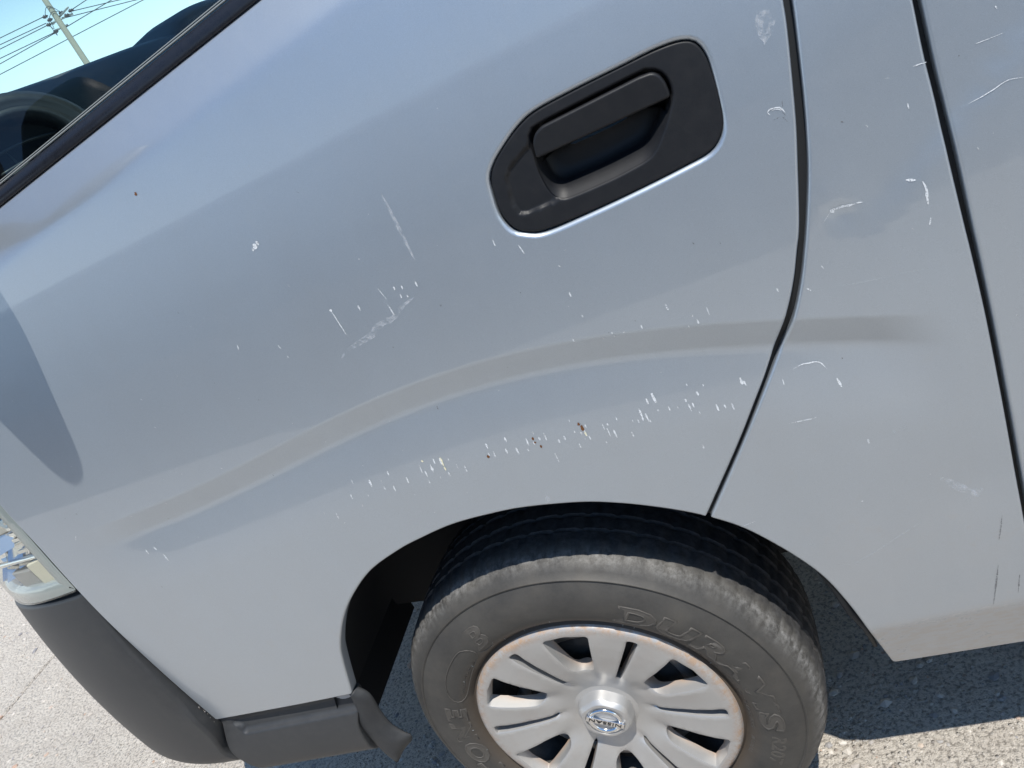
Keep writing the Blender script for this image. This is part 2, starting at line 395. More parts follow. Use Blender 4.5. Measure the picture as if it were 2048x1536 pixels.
def spline(pts, step=.006, closed=False):
    p = np.array(pts, float); n = len(p)
    if closed: q = np.vstack([p[-1], p, p[0], p[1]])
    else: q = np.vstack([2 * p[0] - p[1], p, 2 * p[-1] - p[-2]])
    o = []
    for i in range(1, len(q) - 2):
        p0, p1, p2, p3 = q[i - 1], q[i], q[i + 1], q[i + 2]
        k = max(2, int(np.linalg.norm(p2 - p1) / step))
        for t in np.linspace(0, 1, k, endpoint=False):
            o.append(.5 * ((2 * p1) + (-p0 + p2) * t + (2 * p0 - 5 * p1 + 4 * p2 - p3) * t * t + (-p0 + 3 * p1 - 3 * p2 + p3) * t ** 3))
    if not closed: o.append(q[-2])
    return np.array(o)
def resample(poly, step):
    p = np.asarray(poly, float); q = np.vstack([p, p[:1]]); d = np.r_[0, np.cumsum(np.linalg.norm(np.diff(q, axis=0), axis=1))]
    n = max(8, int(d[-1] / step)); t = np.linspace(0, d[-1], n, endpoint=False)
    return np.stack([np.interp(t, d, q[:, 0]), np.interp(t, d, q[:, 1])], -1)
def round_corners(poly, r, ang=25):
    p = [np.array(a, float) for a in poly]; o = []; n = len(p)
    for i in range(n):
        a, b, c = p[i - 1], p[i], p[(i + 1) % n]
        u = a - b; v = c - b; lu, lv = np.linalg.norm(u), np.linalg.norm(v)
        if lu < 1e-9 or lv < 1e-9: continue
        u /= lu; v /= lv
        if math.degrees(math.acos(np.clip(-u @ v, -1, 1))) < ang: o.append(b); continue
        d = min(r, lu * .45, lv * .45)
        for t in (0, .25, .5, .75, 1): o.append((1 - t) ** 2 * (b + u * d) + 2 * t * (1 - t) * b + t * t * (b + v * d))
    return np.array(o)
def inside(pts, poly):
    x, y = pts[:, 0], pts[:, 1]; r = np.zeros(len(pts), bool); n = len(poly)
    for i in range(n):
        (x0, y0), (x1, y1) = poly[i], poly[(i + 1) % n]
        if y0 == y1: continue
        cnd = ((y0 > y) != (y1 > y)); xi = (x1 - x0) * (y - y0) / (y1 - y0) + x0
        r ^= cnd & (x < xi)
    return r
def area(p): x, y = p[:, 0], p[:, 1]; return .5 * np.sum(x * np.roll(y, -1) - np.roll(x, -1) * y)
def offset(p, d):      # positive = towards the inside of a CCW polygon
    t = np.roll(p, -1, 0) - np.roll(p, 1, 0); t /= np.linalg.norm(t, axis=1, keepdims=True) + 1e-12
    n = np.stack([-t[:, 1], t[:, 0]], -1); return p + n * d, n
def mind(pts, loop):
    o = np.full(len(pts), 9.)
    for a in loop: o = np.minimum(o, np.hypot(pts[:, 0] - a[0], pts[:, 1] - a[1]))
    return o
def panel(name, outline, material, parent, holes=(), f=S, roll=.004, grid=.010, depth=.018, step=.006, hole_roll=.006, hole_depth=.008, off=0.0, extra=None, lines=()):
    """sheet-metal panel on the body surface: rolled edges, returned flange, smooth analytic normals"""
    P2 = []; E2 = []; ydel = []; ntilt = []; skirts = []
    loops = []
    def addloop(L, dy, tilt, ndir):
        i0 = len(P2); n = len(L)
        P2.extend(L.tolist()); ydel.extend([dy] * n); ntilt.extend([(tilt, a, b) for a, b in ndir])
        E2.extend([(i0 + k, i0 + (k + 1) % n) for k in range(n)]); return i0, n
    def ring(poly, rl, inward, dpt):
        L = resample(poly, step)
        if area(L) < 0: L = L[::-1]
        sg = 1 if inward else -1; lps = []
        for d in (0., .3, 1.0):
            q, n = offset(L, sg * d * rl)
            dy = rl - math.sqrt(max(0, rl * rl - (rl - d * rl) ** 2)); tl = math.asin(1 - d) if d else math.pi / 2 * .8
            i0, n_ = addloop(q, dy, tl, -sg * n)
            if d == 0: skirts.append((i0, n_, dpt, (-sg * n)))
            lps.append(q)
        return lps
    o = ring(outline, roll, True, depth); outer = o[0]; inner_out = o[2]
    hl = []
    for h in holes: q = ring(h, hole_roll, False, hole_depth); hl.append(q)
    gx = np.arange(outer[:, 0].min(), outer[:, 0].max() + grid, grid); gz = np.arange(outer[:, 1].min(), outer[:, 1].max() + grid, grid)
    G = np.stack(np.meshgrid(gx, gz), -1).reshape(-1, 2)
    for ln in lines:
        G = G[mind(G, ln[::2]) > grid * .6]
    for ln in lines: G = np.vstack([G, ln])
    ok = inside(G, inner_out)
    G = G[ok]; ok = mind(G, inner_out) > (grid * .45 if not len(lines) else .0028)
    for q in hl: ok &= ~inside(G, q[2]) & (mind(G, q[2]) > grid * .45)
    G = G[ok]
    n0 = len(P2); P2.extend(G.tolist()); ydel.extend([0] * len(G)); ntilt.extend([(0, 0, 0)] * len(G))
    vo, eo, fo, vmap, _, _ = delaunay_2d_cdt([Vector(p) for p in P2], E2, [], 0, 1e-7)
    tri = np.array([t for t in fo if len(t) == 3]); vv = np.array([(p[0], p[1]) for p in vo])
    cen = vv[tri].mean(1); keep = inside(cen, outer)
    for q in hl: keep &= ~inside(cen, q[0])
    tri = tri[keep]
    src = np.array([m_[0] if m_ else 0 for m_ in vmap]); yd = np.array(ydel)[src]; nt_ = np.array(ntilt)[src]
    X, Z = vv[:, 0], vv[:, 1]; Y = f(X, Z) + yd + off
    if extra is not None: Y = Y + extra(X, Z)
    N = nrm(X, Z, (lambda a, b: f(a, b) + extra(a, b)) if extra is not None else f)
    od = np.stack([nt_[:, 1], np.zeros(len(X)), nt_[:, 2]], -1)
    N = N * np.cos(nt_[:, :1]) + od * np.sin(nt_[:, :1]); N /= np.linalg.norm(N, axis=1, keepdims=True)
    V = np.stack([X, Y, Z], -1).tolist(); NN = N.tolist()
    F = []
    v3 = np.array(V)
    for a, b, c in tri:
        nn = np.cross(v3[b] - v3[a], v3[c] - v3[a]); F.append((int(a), int(b), int(c)) if nn @ N[a] > 0 else (int(a), int(c), int(b)))
    # flanges
    new = {}
    for k, m_ in enumerate(vmap):
        for i in m_: new[i] = k
    for i0, n, dpt, nd in skirts:
        b0 = len(V)
        for k in range(n):
            p = V[new[i0 + k]]; V.append(p); NN.append((nd[k][0], -.2, nd[k][1]))
        for k in range(n):
            p = V[b0 + k]; V.append((p[0], p[1] + dpt, p[2])); NN.append((nd[k][0], 0, nd[k][1]))
        for k in range(n):
            a, b, c, d = b0 + k, b0 + (k + 1) % n, b0 + n + (k + 1) % n, b0 + n + k
            pa, pb, pc = (np.array(V[i]) for i in (a, b, c)); q = np.cross(pb - pa, pc - pa)
            F.append((a, b, c, d) if q @ np.array(NN[a]) > 0 else (a, d, c, b))
    ob = obj(name, V, F, material, parent)
    NN = np.array(NN); NN /= np.linalg.norm(NN, axis=1, keepdims=True)
    ob.data.normals_split_custom_set_from_vertices(NN.tolist())
    return ob
def at(x, z, off=0.0):
    return Vector((x, float(S(x, z)) + off, z))

# ------------------------------------------------------------------ GROUND
gm = MB()
# slabs of cast concrete with narrow joints between them
def slab(x0, x1, y0, y1):
    g = .006; h = .07; e = .006
    V = [(x0 + g, y0 + g, -h), (x1 - g, y0 + g, -h), (x1 - g, y1 - g, -h), (x0 + g, y1 - g, -h),
         (x0 + g, y0 + g, -e), (x1 - g, y0 + g, -e), (x1 - g, y1 - g, -e), (x0 + g, y1 - g, -e),
         (x0 + g + e, y0 + g + e, 0), (x1 - g - e, y0 + g + e, 0), (x1 - g - e, y1 - g - e, 0), (x0 + g + e, y1 - g - e, 0)]
    return V, [(4, 0, 1, 5), (5, 1, 2, 6), (6, 2, 3, 7), (7, 3, 0, 4), (8, 4, 5, 9), (9, 5, 6, 10), (10, 6, 7, 11), (11, 7, 4, 8), (8, 9, 10, 11)]
ground = obj('ground', [(-400, -400, -.03), (400, -400, -.03), (400, 400, -.03), (-400, 400, -.03)], [(0, 1, 2, 3)], GROUND, smooth=False)
added_road = obj('added_road', [(-400, -400, -.012), (400, -400, -.012), (400, -3.13, -.012), (-400, -3.13, -.012)], [(0, 1, 2, 3)], None, smooth=False)  # asphalt added out of view so the paint reflects darker ground
tag(added_road, 'dark asphalt added out of view to darken reflections in the paint', None, None, 'structure')
km = mat('asphalt', (.05, .05, .052), .85); kk = NT(km); vv_ = kk.co()
kk.l(kk.ramp(kk.noise(vv_, 90, 5, .7), [(.3, (.035, .035, .037)), (.75, (.085, .083, .08))]), kk.b.inputs['Base Color']); kk.bump(kk.noise(vv_, 200, 4, .7), .6, .004)
added_road.data.materials.append(km)
tag(ground, 'pale rough concrete ground with exposed aggregate', None, None, 'structure')
SX = [-18.6, -14.6, -10.6, -6.63, -2.63, 5.0, 9.0, 13.0]; SY = [-3.1, 3.6, 7.6, 11.6, 15.6]
for i in range(len(SX) - 1):
    for j in range(len(SY) - 1):
        V, F = slab(SX[i], SX[i + 1], SY[j], SY[j + 1])
        o = obj('concrete_slab', V, F, GROUND, ground, smooth=False)

# ------------------------------------------------------------------ VAN
van = empty('van', (0, 0, LIFT))
tag(van, 'silver van with a black door handle and scratches above its front wheel', 'van')
HX, HY, HZ = -.017, .03, .299          # hub

def beltz(x): return 1.3888 + .0955 * x
seam1 = [(.535, 1.30), (.5255, 1.235), (0.5166, 1.1703), (0.513, 1.146), (0.5045, 1.103), (0.4964, 1.0645), (0.488, 1.0316), (0.4718, 0.9714), (0.4627, 0.9475), (0.4511, 0.9186), (0.4370, 0.8905), (0.4166, 0.8566), (0.3936, 0.8220), (0.3682, 0.7880), (0.333, 0.7398), (0.2842, 0.676), (0.2672, 0.6534)]
seam1r = [(.5415, 1.30), (.532, 1.235), (0.5231, 1.1674), (0.5177, 1.1348), (0.5099, 1.091), (0.5024, 1.0549), (0.4925, 1.0154), (0.4775, 0.9691), (0.4688, 0.9451), (0.4567, 0.9146), (0.4400, 0.8807), (0.4210, 0.8512), (0.3995, 0.8220), (0.3706, 0.7836), (0.3364, 0.7369), (0.2893, 0.6743), (0.2713, 0.6503)]
archF = [(-0.3902, 0.4733), (-0.3573, 0.5502), (-0.3391, 0.5853), (-0.3018, 0.6338), (-0.2594, 0.6732), (-0.2046, 0.7091), (-0.1459, 0.7299), (-0.105, 0.7391), (-0.0489, 0.7473), (0.0058, 0.7468), (0.0566, 0.7421), (0.126, 0.7266), (0.1685, 0.7108), (0.2087, 0.6908), (0.2437, 0.670), (0.2660, 0.6542)]
archR = [(0.2722, 0.6495), (0.2977, 0.6263), (0.3207, 0.5973), (0.3489, 0.5529), (0.3709, 0.5076), (0.3868, 0.452), (0.3995, 0.3864), (0.4140, 0.2860)]
dfront = [(-.714, 1.16), (-0.713, 0.9962), (-0.7085, 0.9123), (-0.709, 0.8131), (-0.7079, 0.7457), (-0.7026, 0.6585), (-0.6959, 0.5638), (-0.6890, 0.4742)]
hole = [(0.4257, 1.1812), (0.4392, 1.1734), (0.4451, 1.158), (0.4454, 1.1403), (0.4433, 1.1151), (0.44, 1.0932), (0.4323, 1.0779), (0.4169, 1.0673), (0.3881, 1.0638), (0.3368, 1.0603), (0.2796, 1.058), (0.2326, 1.0581), (0.2119, 1.0656), (0.1985, 1.0761), (0.1919, 1.0966), (0.1945, 1.1208), (0.1988, 1.1379), (0.2105, 1.1516), (0.2307, 1.1647), (0.2513, 1.1754), (0.2731, 1.1814), (0.3146, 1.1833), (0.3679, 1.1839), (0.402, 1.1843)]
hole_s = spline(hole[::-1], .004, closed=True)
h_in, _ = offset(resample(hole_s if area(hole_s) > 0 else hole_s[::-1], .004), .0045)

top = [(x, beltz(x)) for x in np.linspace(.548, -.70, 14)]
fr = [(-.735, beltz(-.735) - .01), (-.728, 1.25)]
door_outline = np.vstack([spline(seam1[::-1], .006), np.array(top), np.array(fr), spline(dfront, .006), np.array([(-.50, .4728)]), spline(archF, .006)])
door_outline = round_corners(door_outline, .012)
def cl(zf, x0, x1, offs, step=.006): return np.vstack([[(x, zf(x) + o_) for x in np.arange(x0, x1, step)] for o_ in offs])
creases = [cl(lambda x: 1.335 + .10 * x, -.70, .52, (-.012, -.006, -.003, 0, .003, .006, .012)), cl(lambda x: float(np.polyval(PU, x)), -.66, .60, (-.13, -.10, -.07, -.055, -.046, -.041, -.036, -.031, -.018, -.006, -.003, 0, .003, .006))]
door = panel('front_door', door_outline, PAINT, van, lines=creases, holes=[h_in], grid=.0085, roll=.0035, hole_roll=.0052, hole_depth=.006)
door['label'] = 'silver front door with a scratched lower edge above the wheel arch'

# pillar and rocker panel between front door and sliding door
sd_l = [(.625, 1.33), (.6195, 1.25), (.6155, 1.18), (0.6141, 1.124), (0.6124, 1.0762), (0.6125, 1.0333), (0.6113, 0.9806), (0.6113, 0.9121), (0.6116, 0.8849), (0.6116, 0.8141), (0.6099, 0.7299), (0.6076, 0.6342), (0.6059, 0.559), (.604, .47), (.603, .40)]
sd_r = [(.6315, 1.33), (.6255, 1.25), (.6212, 1.18), (0.6196, 1.1214), (0.6184, 1.0655), (0.6183, 1.0168), (0.6170, 0.9095), (0.6170, 0.8826), (0.6162, 0.8028), (0.6140, 0.6938), (0.6119, 0.5912), (.610, .47), (.609, .395)]
sd_l = [(a_ - .0002, b_) for a_, b_ in sd_l]
seam1r = [(a_ + .0004 * min(1, max(0, (b_ - .66) * 6)), b_) for a_, b_ in seam1r]
pil = np.vstack([spline(sd_l, .006), np.array([(.612, .392), (1.9, .386), (1.9, .272), (.9, .272)]), spline([(0.5805, 0.2745), (0.4175, 0.2835)], .01), spline(archR[::-1], .006), spline(seam1r[::-1], .006), np.array([(.548, 1.36), (.60, 1.36)])])
pil = round_corners(pil, .007)
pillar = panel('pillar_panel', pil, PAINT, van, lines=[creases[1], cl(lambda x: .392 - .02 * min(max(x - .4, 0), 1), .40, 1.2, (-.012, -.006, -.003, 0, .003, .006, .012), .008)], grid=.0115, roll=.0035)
pillar['label'] = 'silver pillar and rocker panel behind the front door'
sd_r = [(a_ + .0004, b_) for a_, b_ in sd_r]
sld = np.vstack([spline(sd_r[::-1], .006), np.array([(.634, 1.375), (1.0, 1.378), (1.86, 1.378), (1.875, 1.0), (1.875, .41), (1.86, .394), (1.0, .396), (.63, .395)])])
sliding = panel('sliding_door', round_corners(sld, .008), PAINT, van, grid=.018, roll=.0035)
sliding['label'] = 'silver sliding door at the right edge'

# dark rubber and inner jamb just behind the gaps
def strip(name, pts, half, dy, material, parent):
    rows = []
    p = spline(pts, .02)
    for i, (x, z) in enumerate(p):
        t = p[min(i + 1, len(p) - 1)] - p[max(i - 1, 0)]; t = t / np.linalg.norm(t); n = np.array([-t[1], t[0]])
        rows.append([at(x + n[0] * a, z + n[1] * a, dy) for a in (-half, -half * .4, half * .4, half)])
    return MB().grid(rows).build(name, material, parent)
mid1 = [((a[0] + b[0]) / 2, (a[1] + b[1]) / 2) for a, b in zip(seam1, seam1r)]
strip('door_seal', mid1, .012, .010, SEAL, door)
strip('door_seal', [((a[0] + .004), a[1]) for a in sd_l], .014, .014, SEAL, sliding)
# ---- belt moulding along the window
xs = np.linspace(-.72, .55, 50)
def belt_row(x):
    z0 = beltz(x); b = float(S(x, z0))
    # profile across the strip: (dz, dy)
    prof = [(-.0005, .010), (-.0005, -.0015), (.0012, -.0032), (.010, -.0020), (.0175, .0005), (.0190, .0030), (.0190, .014)]
    return [(x, b + dy + .30 * max(dz, 0), z0 + dz) for dz, dy in prof]
o = MB().grid([belt_row(x) for x in xs]).build('window_moulding', TRIM, door)
o['label'] = 'black rubber moulding along the bottom of the window'
for dz, dy, r, mm in ((.0205, .0075, .0011, SEALG), (.0235, .0105, .0009, SEALG)):
    MB().tube([(x, float(S(x, beltz(x))) + dy, beltz(x) + dz) for x in xs], r, 6).build('glass_lip', mm, door)
MB().tube([(x, float(S(x, beltz(x))) + .0012, beltz(x) - .0012) for x in xs], .0009, 5).build('rust_line', RUST, door)
# window pane
def glz(x, z): return float(S(x, beltz(x))) + .016 + .33 * (z - beltz(x)) + .10 * (z - beltz(x)) ** 2
rows = []
for x in np.linspace(-.70, .545, 30):
    ztop = 1.86 if x > -.22 else 1.86 - (-.22 - x) * .98
    rows.append([(x, glz(x, z), z) for z in np.linspace(beltz(x) - .02, max(ztop, beltz(x) + .01), 12)])
MB().grid(rows).build('window_glass', GLASS, door)
# window frame of the door
fr_pts = [(.552, beltz(.55) + .02), (.545, 1.60), (.535, 1.86), (.40, 1.885), (-.20, 1.88), (-.45, 1.66), (-.71, 1.385), (-.725, beltz(-.72))]
MB().tube([(x, glz(x, z) - .004, z) for x, z in spline(fr_pts, .03)], .018, 8).build('window_frame', TRIM, door)

# ---- door handle : bezel, pocket, lever
bez = [(0.4256, 1.1765), (0.4361, 1.1693), (0.4409, 1.1552), (0.4412, 1.1374), (0.4407, 1.1147), (0.4366, 1.0931), (0.4292, 1.081), (0.4153, 1.0724), (0.3883, 1.0691), (0.3392, 1.0657), (0.282, 1.0637), (0.2354, 1.0644), (0.2142, 1.0706), (0.2029, 1.0812), (0.1977, 1.1001), (0.2002, 1.1222), (0.2038, 1.1358), (0.2139, 1.1483), (0.2329, 1.1611), (0.2531, 1.171), (0.2749, 1.1771), (0.3146, 1.1791), (0.3663, 1.1798), (0.4019, 1.1796)]
bz = spline(bez[::-1], .004, closed=True)
pocket = [(.2575, 1.1545), (0.2555, 1.1359), (0.2540, 1.1250), (0.2545, 1.110), (0.2575, 1.0960), (0.2650, 1.0880), (0.2760, 1.0862), (0.3101, 1.0860), (0.3382, 1.0876), (0.3620, 1.0915), (0.3790, 1.1060), (0.3920, 1.1220), (0.4005, 1.1360), (.4015, 1.150), (.3965, 1.1605), (.388, 1.1655), (.3750, 1.1668), (.2740, 1.1638), (.2625, 1.1605)]
pk = spline(pocket, .0035, closed=True)
if area(pk) < 0: pk = pk[::-1]
def ledge(x, z):      # shallow step of the bezel face at its front end and a rounded border
    x = np.asarray(x, float); z = np.asarray(z, float)
    lz = np.array([(0.2581, 1.1528), (0.242, 1.1471), (0.224, 1.1383), (0.2184, 1.1314), (0.2145, 1.1161), (0.2126, 1.1016), (0.2147, 1.0891), (0.2252, 1.0857), (0.2627, 1.0858), (.30, 1.10), (.30, 1.14)])
    pts = np.stack([x.ravel(), z.ravel()], -1)
    ins = inside(pts, lz).reshape(x.shape)
    dd = np.full(pts.shape[0], 9.); L = resample(lz, .002)
    for a in L: dd = np.minimum(dd, np.hypot(pts[:, 0] - a[0], pts[:, 1] - a[1]))
    dd = dd.reshape(x.shape)
    fade = 1 - sstep(.250, .275, x)
    return np.where(ins, sstep(0, .005, dd) * .0032, 0) * fade
_lz = resample(np.array([(0.2581, 1.1528), (0.242, 1.1471), (0.224, 1.1383), (0.2184, 1.1314), (0.2145, 1.1161), (0.2126, 1.1016), (0.2147, 1.0891), (0.2252, 1.0857), (0.2627, 1.0858), (.30, 1.10), (.30, 1.14)]), .0018)
_lz = _lz if area(_lz) > 0 else _lz[::-1]
_q = np.vstack([offset(_lz, d_)[0] for d_ in (0, .0017, .0034, .005)])
LEDGE_LINES = [_q[_q[:, 0] < .2525]]
handle = panel('handle_bezel', bz, HANDLE, door, holes=[pk], grid=.0022, roll=.003, step=.004, depth=.02, hole_roll=.0035, hole_depth=.001, off=.0022, extra=ledge, lines=LEDGE_LINES)
handle['label'] = 'black plastic bezel of the door handle'
# pocket bowl: loops going inwards
cz, cx0 = 1.128, .327
rows = []
pkr = resample(pk, .0035)
for k, (sc, dy) in enumerate(((1.015, .0045), (.985, .0085), (.955, .013), (.93, .020), (.91, .030), (.86, .036), (.6, .038), (.2, .038))):
    row = []
    for x, z in pkr:
        sx = cx0 + (x - cx0) * (1 - (1 - sc) * .55); sz = cz + (z - cz) * sc
        if k >= 1: sz = max(sz, cz + (z - cz) * 1.0) if z > 1.15 else sz + .0075 * min(k, 3) / 3 * (1 if z < 1.12 else .3)
        row.append((sx, float(S(x, z)) + dy, sz))
    rows.append(row)
o = MB().grid(rows, closed_v=True).build('handle_pocket', HANDLE, door)
lever = [(0.2560, 1.1345), (0.2596, 1.1510), (0.2655, 1.1580), (0.2745, 1.1614), (0.3773, 1.1642), (0.3905, 1.1631), (0.3962, 1.1583), (0.3990, 1.1490), (0.3995, 1.1348)]
lv = round_corners(lever, .003)
lo = panel('handle_lever', lv, HANDLE, door, grid=.006, roll=.0028, step=.0035, depth=.012, off=-.0012, extra=lambda x, z: (z - 1.15) * -.10)
lo['label'] = 'black pull lever of the door handle'
obj('lever_back', [(p[0], float(S(*p)) + .011, p[1]) for p in lv], [tuple(range(len(lv)))], HANDLE, door, smooth=False)

# ---- paint chips and scratches
SCR = {'w': MB(), 'd': MB(), 'r': MB(), 'y': MB(), 's': MB()}
def scratch(pts, width, kind='w', rag=.3):
    p = spline(pts, .003) if len(pts) > 2 else np.array([np.array(pts[0]) * (1 - t) + np.array(pts[1]) * t for t in np.linspace(0, 1, max(4, int(np.hypot(pts[1][0] - pts[0][0], pts[1][1] - pts[0][1]) / .003)))])
    L, Rr = [], []; n = len(p)
    for i, q in enumerate(p):
        t = p[min(i + 1, n - 1)] - p[max(i - 1, 0)]; t = t / (np.linalg.norm(t) + 1e-9); nn = np.array([-t[1], t[0]])
        ww = width * .5 * (math.sin(math.pi * (i + .35) / (n - .3)) ** .6) * (1 + rag * random.uniform(-1, 1))
        a = q + nn * ww; b = q - nn * ww * (1 + rag * random.uniform(-1, 1))
        L.append(at(a[0], a[1], -.0004)); Rr.append(at(b[0], b[1], -.0004))
    SCR[kind].grid([L, Rr])
